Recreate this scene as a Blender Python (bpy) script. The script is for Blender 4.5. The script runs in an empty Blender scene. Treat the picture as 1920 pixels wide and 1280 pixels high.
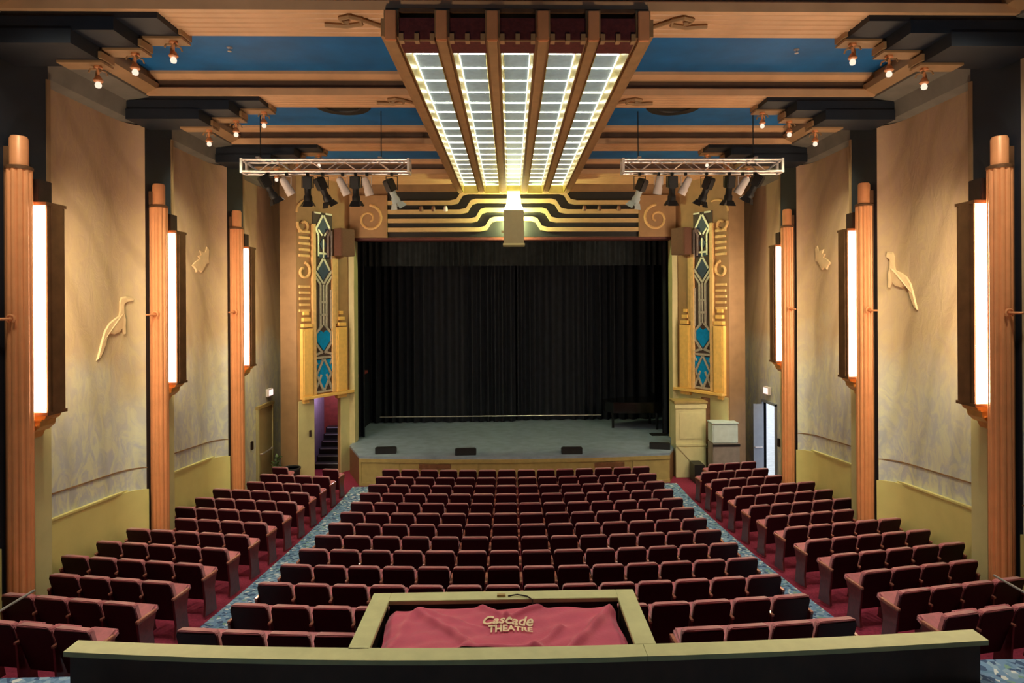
import bpy, bmesh, math, random
from mathutils import Vector, Matrix, Euler
random.seed(7)
S = bpy.context.scene
COL = S.collection
PI = math.pi

# ------------------------------------------------------------------ camera, world, light, exposure
EYE = Vector((-0.12, 0.0, 5.5))
cam_d = bpy.data.cameras.new('camera')
cam = bpy.data.objects.new('camera', cam_d)
COL.objects.link(cam)
YAW, ROLL = 0.0229, 0.0057
cam.matrix_world = (Matrix.Translation(EYE) @ Matrix.Rotation(-YAW, 4, 'Z') @ Matrix.Rotation(PI / 2, 4, 'X') @ Matrix.Rotation(-ROLL, 4, 'Z'))
cam_d.sensor_width = 36.0
cam_d.lens = 36.0 * 1213.0 / 1920.0
cam_d.shift_x = -25.0 / 1920.0
cam_d.shift_y = -70.0 / 1920.0
cam_d.clip_start = 0.05
S.camera = cam

w = bpy.data.worlds.new('world')
S.world = w
w.use_nodes = True
w.node_tree.nodes['Background'].inputs[0].default_value = (0.80, 0.88, 1.0, 1)
w.node_tree.nodes['Background'].inputs[1].default_value = 1.6
S.view_settings.view_transform = 'Standard'
S.view_settings.look = 'None'
S.view_settings.exposure = 0.1
S.view_settings.gamma = 1.0
S.view_settings.use_curve_mapping = False


def lamp(kind, name, loc, energy, color=(1, 1, 1), rot=(0, 0, 0), **kw):
    d = bpy.data.lights.new(name, kind)
    d.energy = energy
    d.color = color
    for k, v in kw.items():
        setattr(d, k, v)
    o = bpy.data.objects.new(name, d)
    o.location = loc
    o.rotation_euler = rot
    COL.objects.link(o)
    return o


def aim(o, target):
    o.rotation_euler = (Vector(target) - o.location).to_track_quat('-Z', 'Y').to_euler()


FILL = 1.0
# added unseen fill spots: downlights under the ceiling, uplights from the cross aisle
for x in (-6.0, -3.4, 3.4, 6.0):
    l = lamp('SPOT', 'added_downlight', (x, 7.6, 9.9), (650 if abs(x) > 5 else 1000) * FILL, (1.0, 0.93, 0.70), spot_size=1.75, spot_blend=0.8, shadow_soft_size=0.35)
    aim(l, (x * 1.25 if abs(x) > 5 else x * 0.3, 10.5, 0))
for x in (-3.6, 3.6):
    l = lamp('SPOT', 'added_uplight', (x, 4.8, 1.9), 1300 * FILL, (1.0, 0.80, 0.58), spot_size=1.25, spot_blend=0.9, shadow_soft_size=0.4)
    aim(l, (x * 1.1, 12.5, 10.2))
# added spots out of sight behind the beams, put in to brighten the lower walls
for bx, by, ty, en in ((5.4, 10.05, 14.2, 900), (6.35, 13.55, 17.4, 680), (6.3, 17.3, 20.2, 430)):
    for sx in (-1, 1):
        l = lamp('SPOT', 'added_wall_wash', (sx * bx, by, 9.75), en * FILL, (0.98, 1.0, 0.62), spot_size=1.15, spot_blend=1.0, shadow_soft_size=0.12)
        aim(l, (sx * 7.6, ty, 1.2))
# work lights over the stage, behind the valance
for x in (-3.2, 0.0, 3.2):
    l = lamp('SPOT', 'stage_worklight', (x, 21.95, 8.9), 2800, (0.62, 0.84, 1.0), spot_size=1.25, spot_blend=0.7, shadow_soft_size=0.3)
    aim(l, (x, 22.0, 0.9))

# ------------------------------------------------------------------ materials
MATS = {}


def nd(t, typ, **kw):
    n = t.nodes.new(typ)
    for k, v in kw.items():
        setattr(n, k, v)
    return n


def mat(name, col, rough=0.6, metal=0.0, var=0.12, scale=6.0, bump=0.0, bscale=60.0, spec=0.5, emit=None, estr=0.0, coat=0.0, sheen=0.0):
    if name in MATS:
        return MATS[name]
    m = bpy.data.materials.new(name)
    m.use_nodes = True
    t = m.node_tree
    b = t.nodes['Principled BSDF']
    tc = nd(t, 'ShaderNodeTexCoord')
    no = nd(t, 'ShaderNodeTexNoise')
    no.inputs['Scale'].default_value = scale
    no.inputs['Detail'].default_value = 4
    t.links.new(tc.outputs['Object'], no.inputs['Vector'])
    r = nd(t, 'ShaderNodeValToRGB')
    r.color_ramp.elements[0].position = 0.3
    r.color_ramp.elements[1].position = 0.7
    r.color_ramp.elements[0].color = [max(0, c * (1 - var)) for c in col] + [1]
    r.color_ramp.elements[1].color = [min(1, c * (1 + var)) for c in col] + [1]
    t.links.new(no.outputs['Fac'], r.inputs['Fac'])
    t.links.new(r.outputs['Color'], b.inputs['Base Color'])
    b.inputs['Roughness'].default_value = rough
    b.inputs['Metallic'].default_value = metal
    b.inputs['Specular IOR Level'].default_value = spec
    b.inputs['Coat Weight'].default_value = coat
    b.inputs['Sheen Weight'].default_value = sheen
    if emit:
        b.inputs['Emission Color'].default_value = list(emit) + [1]
        b.inputs['Emission Strength'].default_value = estr
    if bump:
        n2 = nd(t, 'ShaderNodeTexNoise')
        n2.inputs['Scale'].default_value = bscale
        t.links.new(tc.outputs['Object'], n2.inputs['Vector'])
        bp = nd(t, 'ShaderNodeBump')
        bp.inputs['Strength'].default_value = bump
        bp.inputs['Distance'].default_value = 0.01
        t.links.new(n2.outputs['Fac'], bp.inputs['Height'])
        t.links.new(bp.outputs['Normal'], b.inputs['Normal'])
    MATS[name] = m
    return m


def carpet_mat():
    m = bpy.data.materials.new('speckled_carpet')
    m.use_nodes = True
    t = m.node_tree
    b = t.nodes['Principled BSDF']
    b.inputs['Roughness'].default_value = 0.95
    b.inputs['Specular IOR Level'].default_value = 0.1
    tc = nd(t, 'ShaderNodeTexCoord')
    v = nd(t, 'ShaderNodeTexVoronoi')
    v.inputs['Scale'].default_value = 17
    t.links.new(tc.outputs['Object'], v.inputs['Vector'])
    sep = nd(t, 'ShaderNodeSeparateColor')
    t.links.new(v.outputs['Color'], sep.inputs['Color'])
    r = nd(t, 'ShaderNodeValToRGB')
    r.color_ramp.interpolation = 'CONSTANT'
    e = r.color_ramp.elements
    e[0].position = 0.0
    e[0].color = (0.06, 0.10, 0.20, 1)
    e[1].position = 0.18
    e[1].color = (0.17, 0.28, 0.46, 1)
    for p, c in ((0.55, (0.12, 0.22, 0.36)), (0.72, (0.26, 0.38, 0.52)), (0.88, (0.62, 0.66, 0.68)), (0.96, (0.20, 0.34, 0.28))):
        q = e.new(p)
        q.color = list(c) + [1]
    t.links.new(sep.outputs['Red'], r.inputs['Fac'])
    t.links.new(r.outputs['Color'], b.inputs['Base Color'])
    return m


def mural_mat():
    m = bpy.data.materials.new('mural_paint')
    m.use_nodes = True
    t = m.node_tree
    b = t.nodes['Principled BSDF']
    b.inputs['Roughness'].default_value = 0.75
    b.inputs['Specular IOR Level'].default_value = 0.25
    tc = nd(t, 'ShaderNodeTexCoord')
    sx = nd(t, 'ShaderNodeSeparateXYZ')
    t.links.new(tc.outputs['Object'], sx.inputs['Vector'])
    # painted height zones: reeds below, sky above, edge broken by noise
    n1 = nd(t, 'ShaderNodeTexNoise')
    n1.inputs['Scale'].default_value = 0.9
    n1.inputs['Detail'].default_value = 5
    t.links.new(tc.outputs['Object'], n1.inputs['Vector'])
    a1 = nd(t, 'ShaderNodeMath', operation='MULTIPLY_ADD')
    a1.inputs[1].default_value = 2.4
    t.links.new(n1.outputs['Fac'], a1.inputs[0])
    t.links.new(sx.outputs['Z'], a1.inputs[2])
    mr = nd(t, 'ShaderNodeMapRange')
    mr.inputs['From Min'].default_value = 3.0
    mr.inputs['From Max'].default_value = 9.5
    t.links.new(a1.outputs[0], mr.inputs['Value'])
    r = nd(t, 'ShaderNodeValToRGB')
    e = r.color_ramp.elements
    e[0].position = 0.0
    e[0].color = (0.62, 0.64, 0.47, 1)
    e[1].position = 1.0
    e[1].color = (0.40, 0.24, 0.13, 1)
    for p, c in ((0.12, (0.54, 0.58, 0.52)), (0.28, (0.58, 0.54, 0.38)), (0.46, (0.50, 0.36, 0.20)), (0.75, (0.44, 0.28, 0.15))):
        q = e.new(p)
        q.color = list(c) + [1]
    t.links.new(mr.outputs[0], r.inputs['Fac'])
    # foliage strokes
    mp = nd(t, 'ShaderNodeMapping')
    mp.inputs['Scale'].default_value = (1, 1.5, 0.8)
    t.links.new(tc.outputs['Object'], mp.inputs['Vector'])
    n2 = nd(t, 'ShaderNodeTexNoise')
    n2.inputs['Scale'].default_value = 2.6
    n2.inputs['Detail'].default_value = 8
    n2.inputs['Roughness'].default_value = 0.62
    n2.inputs['Distortion'].default_value = 1.6
    t.links.new(mp.outputs[0], n2.inputs['Vector'])
    r2 = nd(t, 'ShaderNodeValToRGB')
    r2.color_ramp.elements[0].position = 0.42
    r2.color_ramp.elements[0].color = (0.44, 0.46, 0.58, 1)
    r2.color_ramp.elements[1].position = 0.60
    r2.color_ramp.elements[1].color = (0.68, 0.69, 0.52, 1)
    t.links.new(n2.outputs['Fac'], r2.inputs['Fac'])
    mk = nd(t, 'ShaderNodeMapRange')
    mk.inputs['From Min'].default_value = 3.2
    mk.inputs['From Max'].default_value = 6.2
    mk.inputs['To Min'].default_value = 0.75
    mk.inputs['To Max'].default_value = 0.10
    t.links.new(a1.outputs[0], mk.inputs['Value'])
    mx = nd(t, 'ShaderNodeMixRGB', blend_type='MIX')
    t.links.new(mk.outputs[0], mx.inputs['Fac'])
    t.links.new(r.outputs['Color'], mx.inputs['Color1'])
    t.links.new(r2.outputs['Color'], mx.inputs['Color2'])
    # long curved palm strokes
    wv = nd(t, 'ShaderNodeTexWave', wave_type='RINGS', rings_direction='X')
    wv.inputs['Scale'].default_value = 0.35
    wv.inputs['Distortion'].default_value = 5.0
    wv.inputs['Detail'].default_value = 3
    wv.inputs['Detail Scale'].default_value = 0.8
    t.links.new(tc.outputs['Object'], wv.inputs['Vector'])
    r3 = nd(t, 'ShaderNodeValToRGB')
    r3.color_ramp.elements[0].position = 0.0
    r3.color_ramp.elements[0].color = (0.80, 0.78, 0.74, 1)
    r3.color_ramp.elements[1].position = 0.25
    r3.color_ramp.elements[1].color = (1, 1, 1, 1)
    t.links.new(wv.outputs['Fac'], r3.inputs['Fac'])
    mu = nd(t, 'ShaderNodeMixRGB', blend_type='MULTIPLY')
    mu.inputs['Fac'].default_value = 0.6
    t.links.new(mx.outputs[0], mu.inputs['Color1'])
    t.links.new(r3.outputs['Color'], mu.inputs['Color2'])
    t.links.new(mu.outputs[0], b.inputs['Base Color'])
    bp = nd(t, 'ShaderNodeBump')
    bp.inputs['Strength'].default_value = 0.35
    bp.inputs['Distance'].default_value = 0.03
    t.links.new(n2.outputs['Fac'], bp.inputs['Height'])
    t.links.new(bp.outputs['Normal'], b.inputs['Normal'])
    return m


def emission_mat(name, col, strength):
    m = bpy.data.materials.new(name)
    m.use_nodes = True
    t = m.node_tree
    t.nodes.remove(t.nodes['Principled BSDF'])
    e = nd(t, 'ShaderNodeEmission')
    e.inputs['Color'].default_value = list(col) + [1]
    e.inputs['Strength'].default_value = strength
    t.links.new(e.outputs[0], t.nodes['Material Output'].inputs['Surface'])
    return m


M = dict(
    carpet=carpet_mat(), mural=mural_mat(),
    red_floor=mat('red_carpet', (0.24, 0.028, 0.06), 0.9, var=0.25, scale=30, spec=0.15),
    dado=mat('dado_paint', (0.62, 0.56, 0.23), 0.55, var=0.06, scale=2),
    cream=mat('cream_paint', (0.55, 0.51, 0.27), 0.5, var=0.06, scale=3),
    tan=mat('tan_plaster', (0.36, 0.21, 0.10), 0.6, var=0.10, scale=3),
    tan_dark=mat('brown_plaster', (0.25, 0.145, 0.07), 0.6, var=0.12, scale=3),
    beam=mat('beam_paint', (0.66, 0.38, 0.20), 0.5, var=0.10, scale=2),
    beam_shade=mat('beam_shaded_face', (0.10, 0.06, 0.04), 0.6, var=0.1),  # poor light on the beams' near faces is put into this colour
    unlit_navy=mat('unlit_dark_navy', (0.006, 0.010, 0.019), 0.6, var=0.2, scale=3),  # corbels and pilasters are unlit; their shade is painted in as near-black blue
    grey_cove=mat('grey_cornice_paint', (0.16, 0.145, 0.12), 0.7, var=0.15, scale=3),
    blue=mat('blue_ceiling_paint', (0.002, 0.13, 0.38), 0.6, var=0.25, scale=1.2),
    copper=mat('copper_gilding', (0.76, 0.32, 0.14), 0.42, 0.12, var=0.08, scale=4),
    gold=mat('gold_leaf', (0.68, 0.40, 0.12), 0.4, 0.4, var=0.1, scale=8),
    gold_paint=mat('yellow_gold_paint', (0.85, 0.54, 0.16), 0.5, 0.1, var=0.08, scale=8),
    relief=mat('relief_gilding', (0.74, 0.48, 0.21), 0.5, 0.15, var=0.1, scale=8),
    bronze=mat('bronze_metal', (0.16, 0.075, 0.035), 0.45, 0.4, var=0.2, scale=5),
    oxblood=mat('oxblood_panel', (0.10, 0.018, 0.016), 0.5, var=0.3, scale=20),
    seat_pad=mat('maroon_velvet', (0.40, 0.09, 0.12), 0.45, var=0.15, scale=14, bump=0.2, bscale=120, sheen=0.7),
    seat_shell=mat('dark_maroon_shell', (0.026, 0.002, 0.006), 0.5, var=0.2, scale=9, spec=0.2),
    seat_wood=mat('red_brown_wood', (0.105, 0.014, 0.017), 0.35, var=0.25, scale=20, coat=0.2),
    wood_dark=mat('dark_brown_wood', (0.022, 0.008, 0.006), 0.5, var=0.3, scale=10),
    wood_brown=mat('brown_wood', (0.17, 0.075, 0.035), 0.5, var=0.25, scale=10),
    black=mat('black_drape', (0.007, 0.010, 0.018), 0.7, var=0.3, scale=5, spec=0.25),
    black_box=mat('black_casing', (0.008, 0.008, 0.010), 0.5, var=0.2),
    gloss_black=mat('black_lacquer', (0.004, 0.004, 0.005), 0.15, var=0.1),
    stage=mat('stage_floor_paint', (0.22, 0.29, 0.40), 0.42, var=0.18, scale=3),
    stage_wood=mat('olive_stage_panel', (0.36, 0.27, 0.10), 0.5, var=0.12, scale=5),
    steel=mat('aluminium', (0.62, 0.56, 0.55), 0.35, 0.7, var=0.1, scale=20),
    white_metal=mat('white_enamel', (0.78, 0.72, 0.70), 0.4, var=0.05),
    dim_glass=mat('blue_glass_less_lit', (0.006, 0.035, 0.11), 0.5, var=0.2),  # upper grille glass, its weaker light put into the colour
    lit_glass=mat('blue_glass_more_lit', (0.0, 0.23, 0.58), 0.25, var=0.15, scale=12),  # lower grille glass, its stronger light put into the colour
    silver=mat('silver_lattice', (0.50, 0.46, 0.42), 0.4, 0.4, var=0.15, scale=12),
    plum=mat('plum_backing', (0.06, 0.035, 0.035), 0.6, var=0.2),
    cloth=mat('crimson_cloth', (0.50, 0.055, 0.12), 0.65, var=0.08, scale=8, bump=0.2, bscale=40, sheen=0.3),
    letter=mat('beige_print', (0.72, 0.56, 0.36), 0.7, var=0.05),
    grey_cover=mat('grey_cover', (0.22, 0.19, 0.18), 0.7, var=0.15, scale=5),
    pale_blue=mat('pale_cover', (0.48, 0.58, 0.60), 0.6, var=0.08),
    door=mat('olive_door_paint', (0.40, 0.33, 0.16), 0.5, var=0.06),
    grey_door=mat('grey_door_paint', (0.26, 0.30, 0.38), 0.5, var=0.06),
    leaf=mat('plant_leaf', (0.06, 0.10, 0.03), 0.6, var=0.4),
    red_wall=mat('red_stair_wall', (0.22, 0.035, 0.03), 0.7, var=0.2),
    purple_lit=mat('purple_lit_wall', (0.26, 0.22, 0.38), 0.7, var=0.1),  # purple light on the stair wall, painted in as base colour
    glass_pane=mat('frosted_pane', (0.26, 0.36, 0.46), 0.3, var=0.15, scale=8, emit=(0.80, 0.95, 0.95), estr=0.10),
    e_sconce=emission_mat('sconce_glow', (1.0, 0.74, 0.48), 32.0),
    e_bar=emission_mat('light_bar_glow', (0.94, 1.0, 0.80), 21.0),
    e_far=emission_mat('light_bar_glow_warm', (1.0, 0.95, 0.60), 14.0),
    e_edge=emission_mat('edge_light_glow', (1.0, 0.97, 0.72), 1.5),
    e_bulb=emission_mat('bulb_glow', (1.0, 0.78, 0.60), 1.1),
    e_sign=emission_mat('sign_glow', (1.0, 0.72, 0.66), 1.3),
    e_lantern=emission_mat('lantern_glow', (0.95, 1.0, 0.62), 5.0),
    e_led=emission_mat('aisle_light_glow', (1.0, 0.86, 0.75), 2.0),
    gilt_trough=mat('gilt_trough_side', (0.50, 0.37, 0.08), 0.35, 0.3, var=0.1),
    rib=mat('bronze_rib', (0.42, 0.24, 0.11), 0.45, 0.25, var=0.12, scale=4),
)


# ------------------------------------------------------------------ mesh helpers
class MB:
    def __init__(s):
        s.v, s.f = [], []

    def add(s, vs, fs):
        k = len(s.v)
        s.v += [tuple(p) for p in vs]
        s.f += [tuple(i + k for i in q) for q in fs]
        return s

    def box(s, x0, x1, y0, y1, z0, z1):
        if x0 > x1: x0, x1 = x1, x0
        if y0 > y1: y0, y1 = y1, y0
        if z0 > z1: z0, z1 = z1, z0
        v = [(x, y, z) for z in (z0, z1) for x, y in ((x0, y0), (x1, y0), (x1, y1), (x0, y1))]
        return s.add(v, [(3, 2, 1, 0), (4, 5, 6, 7), (0, 1, 5, 4), (1, 2, 6, 5), (2, 3, 7, 6), (3, 0, 4, 7)])

    def prism(s, pts, f0, f1):
        """pts: 2-D outline; f0(p), f1(p) give the 3-D point on the two end faces"""
        n = len(pts)
        v = [f0(p) for p in pts] + [f1(p) for p in pts]
        return s.add(v, [tuple(range(n))[::-1], tuple(range(n, 2 * n))] + [(i, (i + 1) % n, n + (i + 1) % n, n + i) for i in range(n)])

    def lathe(s, prof, seg=12, c=(0, 0, 0), a0=0.0, a1=2 * PI):
        full = abs(a1 - a0 - 2 * PI) < 1e-6
        m = seg if full else seg + 1
        v = []
        for r, z in prof:
            for i in range(m):
                a = a0 + (a1 - a0) * i / seg
                v.append((c[0] + r * math.cos(a), c[1] + r * math.sin(a), c[2] + z))
        f = []
        for j in range(len(prof) - 1):
            for i in range(seg):
                i2 = (i + 1) % m
                f.append((j * m + i, j * m + i2, (j + 1) * m + i2, (j + 1) * m + i))
        f.append(tuple(range(m))[::-1])
        f.append(tuple(range((len(prof) - 1) * m, len(prof) * m)))
        return s.add(v, f)

    def tube(s, pts, r, seg=6):
        pts = [Vector(p) for p in pts]
        n = len(pts)
        rr = r if isinstance(r, (list, tuple)) else [r] * n
        v, f = [], []
        up0 = None
        for i, p in enumerate(pts):
            d = (pts[min(i + 1, n - 1)] - pts[max(i - 1, 0)]).normalized()
            if up0 is None:
                up0 = Vector((0, 0, 1)) if abs(d.z) < 0.9 else Vector((1, 0, 0))
            a = d.cross(up0)
            if a.length < 1e-4:
                a = d.cross(Vector((0, 1, 0)))
            a.normalize()
            b = a.cross(d).normalized()
            up0 = b
            for k in range(seg):
                t = 2 * PI * k / seg
                v.append(p + a * math.cos(t) * rr[i] + b * math.sin(t) * rr[i])
        for i in range(n - 1):
            for k in range(seg):
                k2 = (k + 1) % seg
                f.append((i * seg + k, i * seg + k2, (i + 1) * seg + k2, (i + 1) * seg + k))
        f.append(tuple(range(seg))[::-1])
        f.append(tuple(range((n - 1) * seg, n * seg)))
        return s.add(v, f)

    def xf(s, mtx):
        s.v = [tuple(mtx @ Vector(p)) for p in s.v]
        return s

    def mirror(s, sgn):
        if sgn < 0:
            s.v = [(-x, y, z) for x, y, z in s.v]
            s.f = [q[::-1] for q in s.f]
        return s

    def mesh(s, name, m, smooth=False, bevel=0.0, bseg=2):
        me = bpy.data.meshes.new(name)
        me.from_pydata(s.v, [], s.f)
        if bevel or True:
            bm = bmesh.new()
            bm.from_mesh(me)
            if bevel:
                bmesh.ops.bevel(bm, geom=bm.edges[:] , offset=bevel, segments=bseg, affect='EDGES', clamp_overlap=True)
            bmesh.ops.recalc_face_normals(bm, faces=bm.faces[:])
            bm.to_mesh(me)
            bm.free()
        if smooth:
            for p in me.polygons:
                p.use_smooth = True
            me.set_sharp_from_angle(angle=0.7)
        me.materials.append(m)
        return me

    def build(s, name, m, parent=None, **kw):
        return link(name, s.mesh(name, m, **kw), parent)


def link(name, me, parent=None, loc=None):
    o = bpy.data.objects.new(name, me)
    COL.objects.link(o)
    if parent is not None:
        o.parent = parent
    if loc is not None:
        o.location = loc
    return o


def tag(o, label, cat, group=None):
    o['label'] = label
    o['category'] = cat
    if group:
        o['group'] = group
    return o


def struct(o):
    o['kind'] = 'structure'
    return o


def empty(name, loc=(0, 0, 0), rz=0.0):
    o = bpy.data.objects.new(name, None)
    COL.objects.link(o)
    o.location = loc
    o.rotation_euler = (0, 0, rz)
    o.empty_display_size = 0.2
    return o


ORD = ['zeroth', 'first', 'second', 'third', 'fourth', 'fifth', 'sixth', 'seventh', 'eighth', 'ninth', 'tenth', 'eleventh', 'twelfth', 'thirteenth', 'fourteenth']
SIDE = {-1: 'closed-door', 1: 'bright-doorway'}


def zf(y):
    """height of the raked floor"""
    t = 18.1 - y
    return 0.0 if t <= 0 else 0.0308 * t + 0.00476 * t * t


WX = 7.75          # half width of the hall
YS = 21.8          # plane of the stage opening
ZC = 9.97          # ceiling
ZB = 9.54          # underside of the beams
BEAMS = [(8.91, 9.80), (12.52, 13.32), (16.28, 17.08), (20.0, 22.4)]
PIL = [(9.40 + 3.76 * i, 10.45 + 3.76 * i) for i in range(3)]
COLY = [9.62 + 3.76 * i for i in range(3)]
ROWS = [7.28 + 0.902 * k for k in range(13)]
BACKY = 27.5
PLAT = 1.55


def dado_z(y):
    return 1.96 - 0.0576 * (y - 11.0)


# ------------------------------------------------------------------ floor
def build_floor():
    mb = MB()
    ys = [6.4 + 0.4 * i for i in range(40)] + [BACKY]
    for x0, x1 in ((-WX - 0.3, WX + 0.3),):
        v, f = [], []
        for y in ys:
            v += [(x0, y, zf(y)), (x1, y, zf(y)), (x0, y, zf(y) - 0.2), (x1, y, zf(y) - 0.2)]
        for i in range(len(ys) - 1):
            a, b = 4 * i, 4 * i + 4
            f += [(a, a + 1, b + 1, b), (a + 2, b + 2, b + 3, a + 3), (a, b, b + 2, a + 2), (a + 1, a + 3, b + 3, b + 1)]
        n = 4 * (len(ys) - 1)
        f += [(0, 2, 3, 1), (n, n + 1, n + 3, n + 2)]
        mb.add(v, f)
    fl = struct(mb.build('floor', M['red_floor']))
    # rear cross aisle, a step higher
    mb = MB()
    mb.box(-WX, -4.55, -6, 7.02, 0.3, PLAT).box(4.55, WX, -6, 7.02, 0.3, PLAT).box(-4.72, 4.84, -6, 6.36, 0.3, PLAT)
    mb.build('cross_aisle', M['carpet'], fl)
    # aisle runners
    for s in (-1, 1):
        mb = MB()
        v, f = [], []
        yy = [7.05 + 0.45 * i for i in range(29)]
        for y in yy:
            z = zf(y)
            v += [(s * 3.93, y, z + 0.012), (s * 4.92, y, z + 0.012), (s * 3.93, y, z + 0.001), (s * 4.92, y, z + 0.001)]
        for i in range(len(yy) - 1):
            a, b = 4 * i, 4 * i + 4
            f += [(a, a + 1, b + 1, b), (a, b, b + 2, a + 2), (a + 1, a + 3, b + 3, b + 1)]
        n = 4 * (len(yy) - 1)
        f += [(0, 2, 3, 1), (n, n + 1, n + 3, n + 2)]
        mb.add(v, f)
        o = mb.build('aisle_runner', M['carpet'])
        tag(o, 'blue speckled carpet runner down the aisle on the %s side' % SIDE[s], 'carpet runner', 'aisle runners')


build_floor()


# ------------------------------------------------------------------ ceiling and beams
def build_ceiling():
    c = struct(MB().box(-WX - 0.3, WX + 0.3, -6, BACKY, ZC, ZC + 0.2).build('ceiling', M['blue']))
    # round dark vents
    for s, x in ((-1, -3.85), (1, 3.60)):
        mb = MB()
        mb.lathe([(0.60, 0.0), (0.62, -0.03), (0.58, -0.06), (0.40, -0.05), (0.38, -0.02), (0.05, -0.02)], 28, (x, 14.55, ZC))
        v = mb.build('round_vent', M['black_box'])
        tag(v, 'round black vent in the blue ceiling panel on the %s side' % SIDE[s], 'vent', 'ceiling vents')
    for s in (-1, 1):
        mb = MB()
        mb.lathe([(0.05, 0), (0.05, -0.015), (0.018, -0.03), (0.018, -0.06), (0.035, -0.065), (0.035, -0.075)], 10, (s * 4.95, 11.3, ZC))
        v = mb.build('sprinkler_head', M['steel'])
        tag(v, 'small metal sprinkler on the blue ceiling, %s side' % SIDE[s], 'sprinkler', 'ceiling sprinklers')
    n = 0
    for bi, (y0, y1) in enumerate(BEAMS):
        n += 1
        X = 7.4
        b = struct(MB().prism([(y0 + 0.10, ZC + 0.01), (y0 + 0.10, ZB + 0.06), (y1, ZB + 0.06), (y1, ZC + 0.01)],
                              lambda p: (-X, p[0], p[1]), lambda p: (X, p[0], p[1])).build('trim_%d' % n, M['beam_shade']))
        # crown ledge, lower lip, fluted soffit strips
        MB().prism([(y0 - 0.10, ZC), (y0 - 0.10, ZC - 0.06), (y0 + 0.02, ZC - 0.12), (y0 + 0.10, ZC - 0.12), (y0 + 0.10, ZC)],
                   lambda p: (-X, p[0], p[1]), lambda p: (X, p[0], p[1])).build('crown_moulding', M['beam'], b)
        MB().prism([(y0, ZB), (y0, ZB + 0.13), (y0 + 0.04, ZB + 0.16), (y0 + 0.10, ZB + 0.16), (y0 + 0.10, ZB)],
                   lambda p: (-X, p[0], p[1]), lambda p: (X, p[0], p[1])).build('lower_lip', M['beam'], b)
        k = 5 if bi < 3 else 10
        wdt = (y1 - y0 - 0.10) / k
        me = MB().prism([(0, 0.06), (0.0, 0.012), (0.012, 0), (wdt - 0.032, 0), (wdt - 0.02, 0.012), (wdt - 0.02, 0.06)],
                        lambda p: (-X, p[0], p[1]), lambda p: (X, p[0], p[1])).mesh('soffit_board', M['beam'])
        for j in range(k):
            link('soffit_board', me, b, (0, y0 + 0.10 + 0.02 + j * wdt, ZB))
        MB().box(-X, X, y0 + 0.1, y1, ZB + 0.045, ZB + 0.07).build('soffit_backing', M['tan_dark'], b)
        MB().prism([(y1 - 0.01, ZC), (y1 - 0.01, ZB), (y1 + 0.03, ZB + 0.02), (y1 + 0.03, ZB + 0.12), (y1 + 0.01, ZC)],
                   lambda p: (-X, p[0], p[1]), lambda p: (X, p[0], p[1])).build('rear_lip', M['beam'], b)
    # stepped corbels at the beam ends, cornice along the side walls
    for s in (-1, 1):
        for bi, (y0, y1) in enumerate(BEAMS[:3]):
            n += 1
            root = None
            for k, (xi, zb) in enumerate(((4.95, 9.42), (5.52, 9.24), (6.08, 9.05))):
                ya, yb = y0 + 0.02 + 0.03 * (2 - k), y1 + 0.05 - 0.02 * k
                mb = MB().box(xi, 7.46, ya, yb, zb + 0.035, [9.60, 9.40, 9.22][k] + 0.06).mirror(s)
                if root is None:
                    root = struct(mb.build('trim_%d' % n, M['unlit_navy']))
                else:
                    mb.build('corbel_step', M['unlit_navy'], root)
                MB().box(xi - 0.03, xi + 0.62, yb - 0.26, yb + 0.03, zb, zb + 0.034).mirror(s).build('corbel_lip', M['tan'], root)
                MB().box(xi - 0.05, xi - 0.005, yb - 0.30, yb + 0.02, zb + 0.05, zb + 0.15).mirror(s).build('corbel_end', M['tan'], root)
        n += 1
        root = struct(MB().prism([(WX, 9.12), (7.55, 9.17), (7.45, 9.45), (7.05, 9.52), (7.05, ZC), (WX, ZC)],
                                 lambda p: (p[0], 5.0, p[1]), lambda p: (p[0], 19.95, p[1])).mirror(s).build('trim_%d' % n, M['grey_cove']))
        MB().prism([(7.05, 9.56), (6.86, 9.66), (6.86, 9.78), (6.98, 9.82), (6.98, ZC), (7.06, ZC)],
                   lambda p: (p[0], 5.0, p[1]), lambda p: (p[0], 19.95, p[1])).mirror(s).build('cornice_edge', M['tan'], root)


build_ceiling()


# ------------------------------------------------------------------ side walls
CRANE = [(0.00, 0.00), (0.06, 0.02), (0.13, 0.10), (0.20, 0.20), (0.26, 0.33), (0.33, 0.40), (0.46, 0.37), (0.58, 0.40), (0.64, 0.46), (0.67, 0.36),
         (0.71, 0.37), (0.70, 0.50), (0.71, 0.60), (0.68, 0.72), (0.68, 0.86), (0.73, 0.90), (0.84, 0.925), (0.72, 0.965), (0.63, 0.95), (0.60, 0.88),
         (0.60, 0.74), (0.58, 0.66), (0.44, 0.60), (0.32, 0.54), (0.20, 0.42), (0.11, 0.24), (0.05, 0.10)]
FLYER = [(0.0, 0.22), (0.12, 0.14), (0.18, 0.04), (0.30, 0.10), (0.42, 0.05), (0.50, 0.14), (0.62, 0.30), (0.74, 0.34), (0.72, 0.44), (0.74, 0.72),
         (0.66, 0.80), (0.60, 0.64), (0.50, 0.62), (0.34, 0.66), (0.40, 0.54), (0.26, 0.50), (0.34, 0.42), (0.16, 0.34)]


def mural_x(y):
    """distance of the mural face from the hall axis: flat, bending out near the next pilaster"""
    for a, b in PIL:
        e = a - 0.04
        if e - 0.60 < y <= e:
            q = math.asin(min(1, (y - e + 0.60) / 0.60))
            return WX - 0.305 * (1 - math.cos(q))
    return WX


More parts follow.
